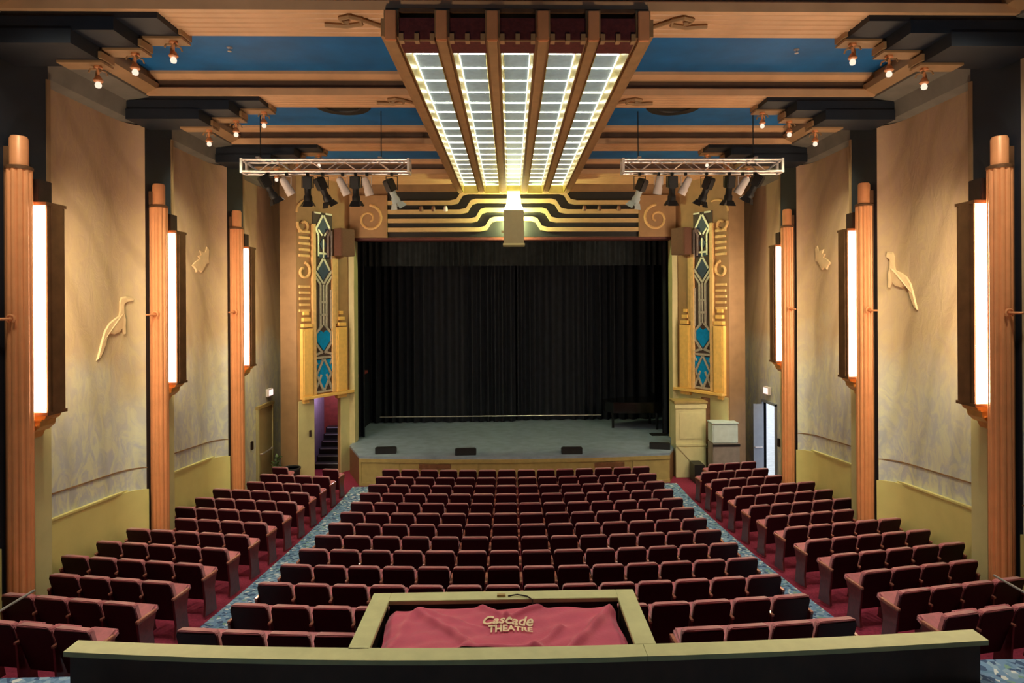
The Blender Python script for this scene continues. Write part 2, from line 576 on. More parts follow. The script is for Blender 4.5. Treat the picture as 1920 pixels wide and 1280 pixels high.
def relief(pts, s, y, z, sy, sz, th=0.035):
    def f(p, k, t):
        yy = y + (p[0] - 0.3) * k * sy
        return (mural_x(yy) - t, yy, z + (p[1] - 0.5) * k * sz)
    return MB().prism(pts, lambda p: f(p, 1.0, -0.01), lambda p: f(p, 0.94, th)).mirror(s)


def build_side(s):
    nm = 'left' if s < 0 else 'right'
    mb = MB()
    if s < 0:
        mb.box(-WX - 0.3, -WX, -6, BACKY, -0.1, ZC)
    else:   # a doorway to daylight is cut near the stage
        y0, y1, zt = 19.05, 20.0, 2.42
        mb.box(WX, WX + 0.08, -6, y0, -0.1, ZC).box(WX, WX + 0.08, y1, BACKY, -0.1, ZC).box(WX, WX + 0.08, y0, y1, zt, ZC).box(WX, WX + 0.08, y0, y1, -0.1, 0)
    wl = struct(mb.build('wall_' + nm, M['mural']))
    # dado panels and border mouldings per bay
    bays = [(6.7, 9.40), (10.45, 13.16), (14.21, 16.92), (17.97, 19.0 if s > 0 else 19.3)]
    for i, (a, b) in enumerate(bays):
        if i < 3:
            MB().prism([(a, zf(a) - 0.15), (b, zf(b) - 0.15), (b, dado_z(b)), (a, dado_z(a))],
                       lambda p: (WX + 0.01, p[0], p[1]), lambda p: (WX - 0.045, p[0], p[1])).mirror(s).build('dado_panel', M['dado'], wl)
            for dz, h, m in ((0.0, 0.035, 'dado'), (0.42, 0.022, 'tan_dark')):
                MB().prism([(a, dado_z(a) + dz), (b, dado_z(b) + dz), (b, dado_z(b) + dz + h), (a, dado_z(a) + dz + h)],
                           lambda p: (WX + 0.01, p[0], p[1]), lambda p: (WX - (0.065 if m == 'dado' else 0.015), p[0], p[1])).mirror(s).build('border_moulding', M[m], wl)
        # mural frame: upright strips beside the pilasters
        if i > 0:
            MB().box(WX - 0.06, WX + 0.01, a, a + 0.16, dado_z(a) + 0.45, 9.1).mirror(s).build('frame_strip', M['tan'], wl)
        if i < 3 :
            # far edge of the mural bends out towards the next pilaster
            pts = [(WX + 0.01, b)]
            for k in range(9):
                q = k / 8 * PI / 2
                pts.append((WX - 0.305 * (1 - math.cos(q)) - 0.001, b - 0.60 + 0.60 * math.sin(q)))
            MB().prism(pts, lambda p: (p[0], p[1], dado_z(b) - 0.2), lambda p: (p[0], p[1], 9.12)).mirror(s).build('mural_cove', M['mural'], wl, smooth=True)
            cv = [(WX + 0.01, b)] + [(p[0] - 0.014, p[1]) for p in pts[1:]]
            pts = [(WX + 0.01, b)] + [(p[0] - 0.045, p[1]) for p in pts[1:]]
            MB().prism(cv, lambda p: (p[0], p[1], dado_z(p[1]) + 0.42), lambda p: (p[0], p[1], dado_z(p[1]) + 0.442)).mirror(s).build('border_moulding', M['tan_dark'], wl)
            MB().prism(pts, lambda p: (p[0], p[1], zf(b) - 0.15), lambda p: (p[0], p[1], dado_z(p[1]) + 0.0)).mirror(s).build('dado_cove', M['dado'], wl, smooth=True)
    # cranes in low relief
    birds = [(CRANE, 12.42, 5.12, 1.15, 1.25), (FLYER, 16.0, 6.72, 1.15, 0.90)] if s < 0 else \
            [(CRANE, 12.62, 5.95, 1.05, 1.25), (FLYER, 16.0, 6.70, 1.05, 0.86)]
    for pts, y, z, sy, sz in birds:
        relief(pts, s, y, z, sy, sz).build('crane_relief', M['relief_pale'] if 'relief_pale' in M else M['relief'], wl)
    # pilasters
    for i, (a, b) in enumerate(PIL):
        k = struct(MB().box(7.45, WX + 0.02, a, b, zf(b) - 0.15, 9.6).mirror(s).build('trim_%d' % (20 + i + (3 if s > 0 else 0)), M['unlit_navy']))
        MB().box(7.44, WX, b - 0.34, b + 0.02, zf(b) - 0.15, 3.62).mirror(s).build('pilaster_face', M['cream'], k)
        MB().box(7.43, WX, b - 0.05, b + 0.03, 3.62, 9.1).mirror(s).build('pilaster_edge', M['tan_dark'], k)


M['relief_pale'] = mat('pale_relief_paint', (0.64, 0.45, 0.26), 0.6, var=0.08)
build_side(-1)
build_side(1)
struct(MB().box(-WX - 0.3, WX + 0.3, -6.3, -6, 0, ZC + 0.2).build('wall_rear', M['tan_dark']))
struct(MB().box(-WX - 0.3, WX + 0.3, BACKY, BACKY + 0.3, -0.1, ZC + 0.2).build('wall_back', M['black']))


# ------------------------------------------------------------------ fluted columns, sconces, pendants
WHICH = ['nearest the viewer', 'middle of its wall', 'nearest the stage']


def build_column(s, i):
    y = COLY[i]
    root = empty('fluted_column', (s * 7.29, y, zf(y)))
    tag(root, 'fluted copper-gold half column, %s, on the %s wall' % (WHICH[i], SIDE[s]), 'column', 'fluted wall columns')
    zb = zf(y)
    top = 7.53 - zb
    pts = []
    R = 0.168
    nf = 11
    for k in range(nf * 4):
        a = 2 * PI * k / (nf * 4)
        r = R - (0.024 if k % 4 == 0 else 0.006 if k % 2 else 0.0)
        pts.append((r * math.cos(a), r * math.sin(a)))
    MB().prism(pts, lambda p: (p[0], p[1], 0.0), lambda p: (p[0], p[1], top)).build('shaft', M['copper'], root)
    MB().lathe([(0.115, top - 0.02), (0.125, top), (0.118, top + 0.05), (0.118, top + 0.42), (0.10, top + 0.46), (0.05, top + 0.46)], 20).build('capital', M['copper'], root, smooth=True)
    MB().lathe([(0.175, top - 0.03), (0.175, top + 0.01), (0.14, top + 0.03), (0.115, top + 0.035)], 20).build('collar', M['bronze'], root, smooth=True)
    MB().box(s * 0.02, s * 0.155, -0.09, 0.09, 0.0, top + 0.3).build('backing', M['bronze'], root)
    # small scroll bracket at mid height
    z = 5.33 - zb
    mb = MB()
    mb.tube([(-s * 0.02, -R - 0.0, z), (s * 0.02, -R - 0.16, z), (s * 0.06, -R - 0.2, z)], 0.022, 6)
    cpts = [(-s * 0.02 + 0.055 * math.cos(t) * s, -R - 0.03, z + 0.055 * math.sin(t)) for t in [k / 14 * 1.6 * PI - 0.3 * PI for k in range(15)]]
    mb.tube(cpts, 0.018, 6)
    mb.build('scroll_hook', M['copper'], root, smooth=True)


def build_sconce(s, i):
    y = PIL[i][0] + 0.42
    y2 = y + 0.44
    z0, z1 = 3.92, 7.02
    if s > 0:
        z0 += 0.0
    root = empty('wall_sconce', (s * 7.45, y, z0))
    tag(root, 'tall lit wall sconce with brown side and gold bracket, %s, %s wall' % (WHICH[i], SIDE[s]), 'wall lamp', 'tall wall sconces')
    H = z1 - z0
    xi = -s * 0.36

    def bx(x0, x1, a, b, c, d):
        return MB().box(-s * x0, -s * x1, a, b, c, d)
    # casing: inner side panel, cap, floor; glowing panes on both narrow faces
    bx(0.37, 0.40, 0.03, 0.41, 0.0, H).build('side_panel', M['bronze'], root, bevel=0.004)
    bx(0.0, 0.41, 0.0, 0.44, H, H + 0.05).build('cap', M['bronze'], root)
    bx(0.0, 0.41, 0.0, 0.44, -0.05, 0.0).build('bottom_plate', M['bronze'], root)
    bx(0.05, 0.365, 0.012, 0.03, 0.01, H - 0.01).build('lit_pane', M['e_sconce'], root)
    bx(0.05, 0.365, 0.41, 0.428, 0.01, H - 0.01).build('lit_pane', M['e_sconce'], root)
    bx(0.0, 0.05, 0.0, 0.44, 0.0, H).build('back_plate', M['bronze'], root)
    bx(0.40, 0.42, 0.10, 0.34, 0.0, H).build('fin', M['bronze'], root, bevel=0.004)
    bx(0.0, 0.26, 0.06, 0.34, H + 0.05, H + 0.40).build('cap_block', M['wood_dark'], root, bevel=0.01)
    # gold corbel bracket under it
    pts = [(0.0, -0.05), (0.36, -0.05), (0.34, -0.10), (0.27, -0.14), (0.26, -0.22), (0.17, -0.30), (0.10, -0.33), (0.06, -0.42), (0.0, -0.44)]
    MB().prism(pts, lambda p: (-s * p[0], 0.05, p[1]), lambda p: (-s * p[0], 0.39, p[1])).build('bracket', M['gold'], root, bevel=0.006)
    mb = MB()
    for k in range(3):
        mb.box(-s * 0.0, -s * (0.30 - 0.07 * k), 0.03, 0.41, -0.13 - 0.09 * k, -0.11 - 0.09 * k)
    mb.build('bracket_band', M['gold'], root)


def build_pendant(s, x, y, zb, bi, k):
    root = empty('pendant_lamp', (s * x, y, zb))
    pos = ['lowest step', 'middle step', 'upper step'][k]
    tag(root, 'brass pendant bulb under the %s of the %s beam, %s side' % (pos, ['near', 'middle', 'far'][bi], SIDE[s]), 'pendant lamp', 'corbel pendant lamps')
    MB().lathe([(0.055, 0), (0.06, -0.03), (0.02, -0.05), (0.018, -0.14), (0.04, -0.16), (0.07, -0.22), (0.055, -0.235), (0.03, -0.235)], 12).build('stem', M['copper'], root, smooth=True)
    mb = MB()
    for q in range(4):
        a = q * PI / 2 + PI / 4
        mb.tube([(0.02 * math.cos(a), 0.02 * math.sin(a), -0.05), (0.10 * math.cos(a), 0.10 * math.sin(a), -0.07), (0.12 * math.cos(a), 0.12 * math.sin(a), -0.12)], 0.014, 5)
    mb.build('petal_arms', M['tan'], root)
    MB().lathe([(0.02, -0.23), (0.036, -0.25), (0.046, -0.28), (0.036, -0.315), (0.012, -0.325)], 12).build('bulb', M['e_bulb'], root, smooth=True)


for s in (-1, 1):
    for i in range(3):
        build_column(s, i)
        build_sconce(s, i)
        y1 = BEAMS[i][1]
        for k, (x, zb) in enumerate(((6.16, 9.05), (5.62, 9.24), (5.06, 9.42))):
            build_pendant(s, x + 0.03, y1 - 0.10, zb, i, k)


# ------------------------------------------------------------------ chandelier
def build_chandelier():
    y0, y1, zb = 8.85, 21.0, 9.10
    root = empty('ceiling_chandelier', (0, y0, zb))
    tag(root, 'long five-channel gilded ceiling light running from the front beam to the stage', 'chandelier')
    L = y1 - y0
    hw = 1.85
    pitch = 0.69
    # bronze top tray tying the ribs together and stems up to the beams
    MB().box(-hw + 0.05, hw - 0.05, 0.02, L, 0.40, 0.45).build('top_tray', M['bronze'], root)
    for (a, b) in BEAMS[:3] + [(20.2, 20.8)]:
        MB().box(-1.4, 1.4, max(0.03, a - y0 + 0.1), b - y0 - 0.1, 0.45, ZB - zb).build('hanger_block', M['tan_dark'], root)
    # ribs between the channels: stepped section
    for k in range(6):
        x = -1.725 + 0.69 * k
        hwid = 0.10
        pts = [(-hwid, 0.10), (-hwid, 0.05), (-0.06, 0.05), (-0.06, 0.0), (0.06, 0.0), (0.06, 0.05), (hwid, 0.05), (hwid, 0.10), (hwid, 0.42), (-hwid, 0.42)]
        rb = MB().prism(pts, lambda p: (x + p[0], 0, p[1]), lambda p: (x + p[0], L, p[1])).build('rib', M['rib'], root)
        MB().box(x - 0.075, x + 0.075, -0.05, 0.0, -0.015, 0.40).build('rib_cap', M['copper'], rb, bevel=0.01)
        if k in (0, 5):
            sg = -1 if k == 0 else 1
            MB().box(x + sg * 0.10, x + sg * 0.14, 0, L, 0.06, 0.30).build('outer_moulding', M['rib'], rb)
    n = 19
    for c in range(5):
        xc = -1.38 + pitch * c
        tr = MB()
        # sloping gilt sides
        for sg in (-1, 1):
            tr.prism([(sg * 0.245, 0.02), (sg * 0.235, 0.02), (sg * 0.205, 0.30), (sg * 0.245, 0.30)], lambda p: (xc + p[0], 0.52, p[1]), lambda p: (xc + p[0], L - 0.02, p[1]))
        tr.box(xc - 0.245, xc + 0.245, 0.5, L, 0.34, 0.37)
        tr.box(xc - 0.245, xc + 0.245, L - 0.02, L, 0.0, 0.37)
        t = tr.build('light_trough', M['gilt_trough'], root)
        MB().box(xc - 0.245, xc + 0.245, 0.02, 0.52, 0.03, 0.32).build('end_board', M['oxblood'], t)
        fb = MB()
        for dx in (-0.21, 0.0, 0.21):
            fb.box(xc + dx - 0.03, xc + dx + 0.03, 0.0, 0.12, 0.0, 0.10)
        fb.box(xc - 0.24, xc + 0.24, 0.04, 0.06, 0.012, 0.04)
        fb.build('finial_bracket', M['tan'], t)
        dy = (L - 0.56) / n
        for k in range(n):
            ya = 0.54 + k * dy
            far = k > 11
            MB().box(xc - 0.20, xc + 0.20, ya + 0.035, ya + dy - 0.035, 0.27, 0.285).build('glass_pane', M['glass_pane'], t)
            MB().box(xc - 0.20, xc + 0.20, ya + dy - 0.021, ya + dy + 0.021, 0.265, 0.285).build('light_bar', M['e_far'] if far else M['e_bar'], t)
        # outer light line along the pane edge
        sg = -1 if c < 2 else 1
        MB().box(xc + sg * 0.19, xc + sg * 0.207, 0.54, L - 0.05, 0.235, 0.262).build('edge_light', M['e_edge'], t)


build_chandelier()


def spiral(cx, cz, r0, turns, dirn, a0, n=26, k=0.16):
    out = []
    for i in range(n + 1):
        t = i / n
        r = r0 * (1 - t * (1 - k))
        a = a0 + dirn * turns * 2 * PI * t
        out.append((cx + r * math.cos(a), cz + r * math.sin(a)))
    return out


# scroll ornaments on the front beam, beside the chandelier
for s in (-1, 1):
    for b in (0, 1):
        y = (9.25, 12.85)[b]
        mb = MB()
        pts = [(s * 2.75, y + 0.05), (s * 2.45, y + 0.10), (s * 2.22, y + 0.02), (s * 2.2, y - 0.14), (s * 2.34, y - 0.22), (s * 2.48, y - 0.16), (s * 2.46, y - 0.05), (s * 2.38, y - 0.04)]
        mb.tube([(p[0], p[1], ZB - 0.035) for p in pts], 0.035, 6)
        mb.tube([(s * 2.2, y - 0.12, ZB - 0.035), (s * 1.95, y + 0.12, ZB - 0.03)], 0.03, 6)
        o = mb.build('scroll_ornament', M['tan'], smooth=True)
        tag(o, 'carved scroll on the %s beam beside the ceiling light, %s side' % (['front', 'second'][b], SIDE[s]), 'ornament', 'beam scrolls')


# ------------------------------------------------------------------ stage opening wall
OPX, OPZ = 5.5, 7.72
WZ0, WZ1 = -0.1, ZC


def build_stage_wall():
    wf = struct(MB().box(-OPX, OPX, YS, YS + 0.5, OPZ, ZC).build('wall_front', M['tan_dark']))
    # recessed black field behind the stepped bands
    MB().box(-4.22, 4.22, YS - 0.02, YS + 0.01, OPZ + 0.05, 9.28).build('band_field', M['black_box'], wf)
    MB().box(-OPX, OPX, YS - 0.06, YS + 0.5, OPZ - 0.06, OPZ + 0.02).build('opening_edge', M['oxblood'], wf)
    # stepped bands rising round the middle
    for k, zb in enumerate((7.93, 8.23, 8.53, 8.83)):
        rise, h = 0.36, 0.14
        xo, xi = 1.02 + 0.32 * k - 0.12, 0.62 + 0.32 * k + 0.12
        xs = [xo + 0.22, xo, xi, xi - 0.16]
        zz = [zb, zb + 0.05, zb + rise - 0.05, zb + rise]
        lo = [(-4.2, zb), (-xs[0], zb), (-xs[1], zz[1]), (-xs[2], zz[2]), (-xs[3], zz[3]), (xs[3], zz[3]), (xs[2], zz[2]), (xs[1], zz[1]), (xs[0], zb), (4.2, zb)]
        hi = [(p[0] * (1.0 if abs(p[0]) > 4 else (abs(p[0]) + 0.05) / max(abs(p[0]), 1e-3)), p[1] + h) for p in lo]
        n = len(lo)
        v = []
        for yy in (YS - 0.16, YS):
            v += [(p[0], yy, p[1]) for p in lo] + [(p[0], yy, p[1]) for p in hi]
        f = []
        for i in range(n - 1):
            f += [(i, i + 1, n + i + 1, n + i), (2 * n + i, 3 * n + i, 3 * n + i + 1, 2 * n + i + 1), (i, 2 * n + i, 2 * n + i + 1, i + 1), (n + i, n + i + 1, 3 * n + i + 1, 3 * n + i)]
        f += [(0, n, 3 * n, 2 * n), (n - 1, 3 * n - 1, 4 * n - 1, 2 * n - 1)]
        MB().add(v, f).build('stepped_band', M['band'], wf)
    # scroll blocks at both ends of the bands
    for s in (-1, 1):
        blk = MB().box(4.22, 5.44, YS - 0.18, YS + 0.02, OPZ + 0.02, 9.14).mirror(s).build('scroll_block', M['tan'], wf)
        mb = MB()
        sp = spiral(4.80, 8.36, 0.46, 1.45, 1, -0.1 if False else 0.9 * PI / 2 + 0.2)
        sp = [(5.35 - 0.25, 9.0 - 0.02)][:0] + sp
        mb.tube([(p[0], YS - 0.18, p[1]) for p in sp], [0.05] * 10 + [0.045] * 10 + [0.04] * (len(sp) - 20), 6)
        mb.mirror(s).build('scroll_relief', M['relief'], blk, smooth=True)
    # bays at each side of the opening, splayed towards the hall
    for s in (-1, 1):
        build_splay(s)


M['band'] = mat('gilded_band', (0.62, 0.44, 0.22), 0.4, 0.2, var=0.06)
P0, P1 = Vector((6.65, 19.95)), Vector((5.5, 21.8))
UL = (P1 - P0).length
UD = (P1 - P0).normalized()
UN = Vector((-UD.y, UD.x))          # towards the hall centre / viewer
if UN.y > 0:
    UN = -UN


def sp3(u, z, d=0.0):
    """point on the splayed wall: u along it from the outer edge, d out from it"""
    p = P0 + UD * u + UN * d
    return (p.x, p.y, z)


def plate(mb, pts, d0, d1):
    return mb.prism(pts, lambda p: sp3(p[0], p[1], d0), lambda p: sp3(p[0], p[1], d1))


def rect(u0, u1, z0, z1):
    return [(u0, z0), (u1, z0), (u1, z1), (u0, z1)]


def bar(mb, a, b, w, d0, d1):
    a, b = Vector(a), Vector(b)
    n = (b - a).normalized()
    q = Vector((-n.y, n.x)) * w / 2
    return plate(mb, [a - q, b - q, b + q, a + q], d0, d1)


def build_splay(s):
    nm = 40 if s < 0 else 41
    mb = MB()
    D0, D1, ZD = 0.62, 1.72, 2.62    # doorway in the wall under the grille, on one side only
    if s < 0:
        plate(mb, rect(0, D0, -0.1, ZD), -0.12, 0)
        plate(mb, rect(D1, UL, -0.1, ZD), -0.12, 0)
        plate(mb, rect(0, UL, ZD, ZC), -0.12, 0)
    else:
        plate(mb, rect(0, UL, -0.1, ZC), -0.12, 0)
    wall = struct(mb.mirror(s).build('trim_%d' % nm, M['tan']))
    # outer pilaster turned back to the side wall
    MB().prism([(6.66, 19.93), (7.2, 20.05), (7.32, 20.45), (7.32, 22.3), (7.1, 22.3), (6.62, 20.15)], lambda p: (p[0], p[1], -0.1), lambda p: (p[0], p[1], ZC)).mirror(s).build('outer_pilaster', M['tan_dark'], wall)
    MB().box(7.2, WX + 0.02, 21.9, 22.2, -0.1, ZC).mirror(s).build('return_wall', M['cream'], wall)
    # cream lower faces and the jamb of the opening
    mb = MB()
    if s < 0:
        plate(mb, rect(0.02, D0, 0.0, 2.55), 0.0, 0.03)
        plate(mb, rect(D1, UL, 0.0, 2.55), 0.0, 0.03)
    else:
        plate(mb, rect(0.02, UL, 0.85, 2.55), 0.0, 0.03)
    mb.mirror(s).build('lower_face', M['cream'], wall)
    if s > 0:
        mb = MB()
        plate(mb, rect(0.02, UL - 0.3, 0.0, 0.85), 0.0, 0.05)
        mb.build('wood_wainscot', M['wood_brown'], wall)
    MB().box(OPX - 0.16, OPX + 0.02, YS - 0.08, YS + 0.45, 0.0, OPZ + 0.02).mirror(s).build('jamb', M['cream'], wall)
    # ledge
    mb = MB()
    plate(mb, rect(0.10, UL - 0.02, 2.60, 2.68), 0.0, 0.20)
    plate(mb, rect(0.16, 0.34, 2.48, 2.60), 0.0, 0.12)
    plate(mb, rect(1.50, 1.90, 2.48, 2.60), 0.0, 0.12)
    mb.mirror(s).build('ledge', M['gold_paint'], wall)
    # organ grille
    gr = empty('organ_grille', (0, 0, 0))
    tag(gr, 'tall gilded organ grille with blue glass diamonds, on the %s side of the stage' % SIDE[s], 'grille', 'organ grilles')

    def part(name, m, fn, parent=gr, **kw):
        q = MB()
        fn(q)
        return q.mirror(s).build(name, M[m], parent, **kw)
    U0, U1 = 0.60, 1.40
    UC = (U0 + U1) / 2
    part('backing', 'plum', lambda q: plate(q, rect(U0, U1, 2.72, 8.45), 0.0, 0.02))
    fr = part('frame', 'relief', lambda q: [plate(q, rect(a - 0.06, a + 0.06, 2.70, zt), 0.0, 0.10) for a, zt in ((U0, 8.05), (U1, 7.1))])
    # silver lattice, top to bottom
    def lattice(q):
        def b(u0, z0, u1, z1, w=0.07):
            bar(q, (UC + u0, z0), (UC + u1, z1), w, 0.02, 0.06)
        for m in (-1, 1):
            b(m * 0.36, 2.78, m * 0.10, 3.30)            # lower X
            b(m * 0.02, 2.80, m * 0.30, 3.30)
            b(m * 0.30, 3.30, m * 0.02, 3.78)
            b(m * 0.36, 3.78, m * 0.26, 3.62)
            b(m * 0.36, 3.92, m * 0.06, 4.02)
            b(m * 0.05, 3.98, m * 0.32, 4.30)
            b(m * 0.32, 4.30, m * 0.32, 4.60)
            b(m * 0.32, 4.60, m * 0.05, 4.86)
            b(m * 0.12, 4.80, m * 0.12, 6.15)
            b(m * 0.33, 4.75, m * 0.33, 6.0, 0.06)
            b(m * 0.12, 6.15, m * 0.36, 6.45)
            b(m * 0.0, 6.18, m * 0.36, 6.62)
            b(m * 0.26, 6.62, m * 0.02, 6.98)
            b(m * 0.36, 6.98, m * 0.36, 7.9, 0.05)
            b(m * 0.20, 7.05, m * 0.20, 7.72, 0.06)
            b(m * 0.20, 7.72, m * 0.30, 7.90)
            b(m * 0.30, 7.90, m * 0.02, 8.36)
            b(m * 0.04, 7.72, m * 0.20, 7.90, 0.06)
        b(-0.36, 3.84, 0.36, 3.84, 0.07)
        b(0, 4.86, 0, 6.15, 0.05)
        b(-0.16, 5.60, 0.16, 5.60, 0.07)
        b(-0.16, 5.20, 0.16, 5.20, 0.07)
        b(0, 7.0, 0, 7.6, 0.05)
        b(-0.2, 7.15, 0.2, 7.15, 0.06)
        b(-0.36, 2.76, 0.36, 2.76, 0.06)
        b(-0.36, 8.42, -0.1, 8.42, 0.05)
        b(0.36, 8.42, 0.1, 8.42, 0.05)
    part('lattice', 'silver', lattice)

    def gl(m, pts):
        part('glass_piece', m, lambda q: plate(q, [(UC + a, z) for a, z in pts], 0.018, 0.045))
    gl('lit_glass', [(0, 2.84), (0.24, 3.30), (0, 3.72), (-0.24, 3.30)])
    gl('lit_glass', [(-0.36, 3.34), (-0.09, 3.76), (-0.36, 3.78)])
    gl('lit_glass', [(0.36, 3.34), (0.36, 3.78), (0.09, 3.76)])
    gl('lit_glass', [(0, 4.06), (0.26, 4.36), (0.27, 4.60), (0.12, 4.70), (0, 4.62), (-0.12, 4.70), (-0.27, 4.60), (-0.26, 4.36)])
    gl('dim_glass', [(0, 6.30), (0.26, 6.62), (0.10, 6.90), (-0.10, 6.90), (-0.26, 6.62)])
    gl('dim_glass', [(-0.18, 7.02), (0.18, 7.02), (0.18, 7.14), (-0.18, 7.14)])
    gl('dim_glass', [(0, 7.22), (0.14, 7.44), (0, 7.66), (-0.14, 7.44)])
    gl('dim_glass', [(0, 7.78), (0.26, 7.92), (0.16, 8.20), (0, 8.34), (-0.16, 8.20), (-0.26, 7.92)])
    # golden lower panels with stepped tops
    for a, b, st in ((0.10, 0.50, 1), (1.48, 1.92, 1)):
        part('gold_panel', 'gold_paint', lambda q: [plate(q, rect(a, b, 2.69, 4.78), 0.0, 0.13), plate(q, rect(a + 0.05, b - 0.05, 2.75, 4.70), 0.13, 0.145)])
        part('stepped_top', 'gold_paint', lambda q: [plate(q, rect(a + (0.10 if a > 1 else 0.03) + 0.03 * k, b - (0.03 if a > 1 else 0.02) - 0.05 * k, 4.82 + 0.19 * k, 4.93 + 0.19 * k), 0.0, 0.13 - 0.02 * k) for k in range(3)])
    # scrolls and bars on the outer side
    def scrolls(q):
        for zc, r in ((7.98, 0.24), (6.55, 0.27)):
            pts = spiral(0.24, zc, r, 0.95, -1 if zc < 7 else 1, PI * 0.45 if zc < 7 else PI * 0.9, 22, 0.35)
            q.tube([sp3(p[0], p[1], 0.03) for p in pts], 0.045, 6)
        arc = [(-0.02 + 0.75 * (1 - math.cos(t)) * 0.62, 8.35 + 0.42 * math.sin(t)) for t in [k / 12 * PI * 0.62 for k in range(13)]]
        q.tube([sp3(p[0], p[1], 0.03) for p in arc], 0.035, 6)
        for z0, n in ((7.0, 5), (5.30, 5)):
            for k in range(n):
                plate(q, rect(0.06 + 0.02 * (k % 2), 0.46, z0 + 0.185 * k, z0 + 0.185 * k + 0.075), 0.0, 0.06)
    part('scroll_relief', 'relief', scrolls)
    part('side_strip', 'relief', lambda q: plate(q, rect(1.50, 1.62, 4.9, 7.05), 0.0, 0.05))
    # wooden loudspeaker box fixed above
    bx = MB()
    plate(bx, rect(1.38, 1.98, 7.10, 7.98), 0.11, 0.45)
    o = bx.mirror(s).build('speaker_box', M['speaker'], bevel=0.015)
    tag(o, 'square brown loudspeaker box fixed over the organ grille, %s side' % SIDE[s], 'loudspeaker', 'wall loudspeakers')
    q = MB()
    plate(q, rect(1.43, 1.93, 7.15, 7.93), 0.45, 0.46)
    q.mirror(s).build('speaker_cloth', M['speaker'], o)
    q = MB()
    plate(q, rect(1.6, 1.76, 7.4, 7.7), 0.0, 0.12)
    q.mirror(s).build('wall_bracket', M['black_box'], o)


M['speaker'] = mat('brown_speaker_cloth', (0.15, 0.065, 0.042), 0.7, var=0.12, scale=25)
build_stage_wall()


# lantern box below the far end of the chandelier
def build_lantern():
    root = empty('lantern_box', (0, 20.9, 7.41))
    tag(root, 'grey box lantern with a glowing top hanging over the stage opening', 'lantern')
    MB().box(-0.32, 0.32, -0.30, 0.30, 0.0, 1.09).build('casing', M['lantern_grey'], root, bevel=0.01)
    MB().box(-0.35, 0.35, -0.33, 0.33, -0.03, 0.03).build('bottom_rim', M['cream'], root)
    MB().box(-0.40, -0.32, -0.1, -0.02, 0.38, 0.46).build('side_clamp', M['cream'], root)
    MB().prism([(-0.33, 1.10), (0.33, 1.10), (0.23, 1.30), (0.20, 1.70), (-0.20, 1.70), (-0.23, 1.30)], lambda p: (p[0], -0.24, p[1]), lambda p: (p[0], 0.2, p[1])).build('glow_shade', M['e_lantern'], root)


M['lantern_grey'] = mat('lantern_grey', (0.30, 0.26, 0.15), 0.5, var=0.05)
build_lantern()
lamp('POINT', 'lantern_bulb', (0, 21.38, 8.25), 330, (0.88, 1.0, 0.42), shadow_soft_size=0.06)


# ------------------------------------------------------------------ stage, curtains, things on the stage
def build_stage():
    root = struct(empty('stage', (0, 0, 0)))
    front = [(-4.75, 19.80), (-2.4, 19.56), (0, 19.48), (2.4, 19.56), (4.75, 19.80)]
    out = [(-5.42, 21.35)] + front + [(5.42, 21.35), (5.42, 21.9), (7.3, 22.35), (7.3, BACKY), (-5.62, BACKY), (-5.62, 22.3), (-5.42, 21.9)]
    out2 = [(-5.42, 21.35)] + front + [(5.42, 21.35), (5.42, BACKY), (-5.42, BACKY)]
    ins = [(p[0] * 0.985, p[1] + (0.06 if p[1] < 22 else 0)) for p in out2]
    stg = struct(MB().prism(ins, lambda p: (p[0], p[1], 0.0), lambda p: (p[0], p[1], 0.83)).build('trim_50', M['wood_dark']))
    root2 = MB().prism(out, lambda p: (p[0], p[1], 0.83), lambda p: (p[0], p[1], 0.90)).build('stage_floor', M['stage'], stg)
    bpy.data.objects.remove(root)
    # olive panels along the front
    segs = list(zip(front[:-1], front[1:]))
    for (a, b) in segs:
        for k in range(2):
            p = Vector(a).lerp(Vector(b), k / 2)
            q = Vector(a).lerp(Vector(b), (k + 1) / 2)
            d = (q - p).normalized()
            n = Vector((d.y, -d.x))
            def fr(t0, t1, z0, z1, o0, o1):
                c = [p + d * t0, p + d * t1]
                return MB().prism([(0, z0), (1, z0), (1, z1), (0, z1)], lambda w_: (*(c[w_[0]] + n * o0), w_[1]), lambda w_: (*(c[w_[0]] + n * o1), w_[1]))
            Ln = (q - p).length
            fr(0.0, Ln, 0.0, 0.82, -0.08, 0.0).build('front_panel', M['stage_wood'], stg)
            fr(0.0, 0.07, 0.02, 0.78, 0.0, 0.025).build('panel_stile', M['stage_wood'], stg)
            fr(0.0, Ln, 0.72, 0.83, 0.0, 0.03).build('panel_rail', M['stage_wood'], stg)
            fr(0.0, Ln, 0.0, 0.10, 0.0, 0.03).build('panel_base', M['stage_wood'], stg)
    for s in (-1, 1):
        a, b = Vector((s * 4.75, 19.80)), Vector((s * 5.42, 21.35))
        MB().prism([(0, 0.0), (1, 0.0), (1, 0.83), (0, 0.83)], lambda w_: (*a.lerp(b, w_[0]), w_[1]), lambda w_: (a.lerp(b, w_[0]).x - s * 0.05, a.lerp(b, w_[0]).y, w_[1])).build('side_panel', M['wood_brown'], stg)
    for (x0, x1) in ((-2.9, -1.95), (2.4, 3.3)):
        MB().box(x0, x1, 19.50, 19.60, 0.56, 0.70).build('footlight_slot', M['wood_brown'], stg)


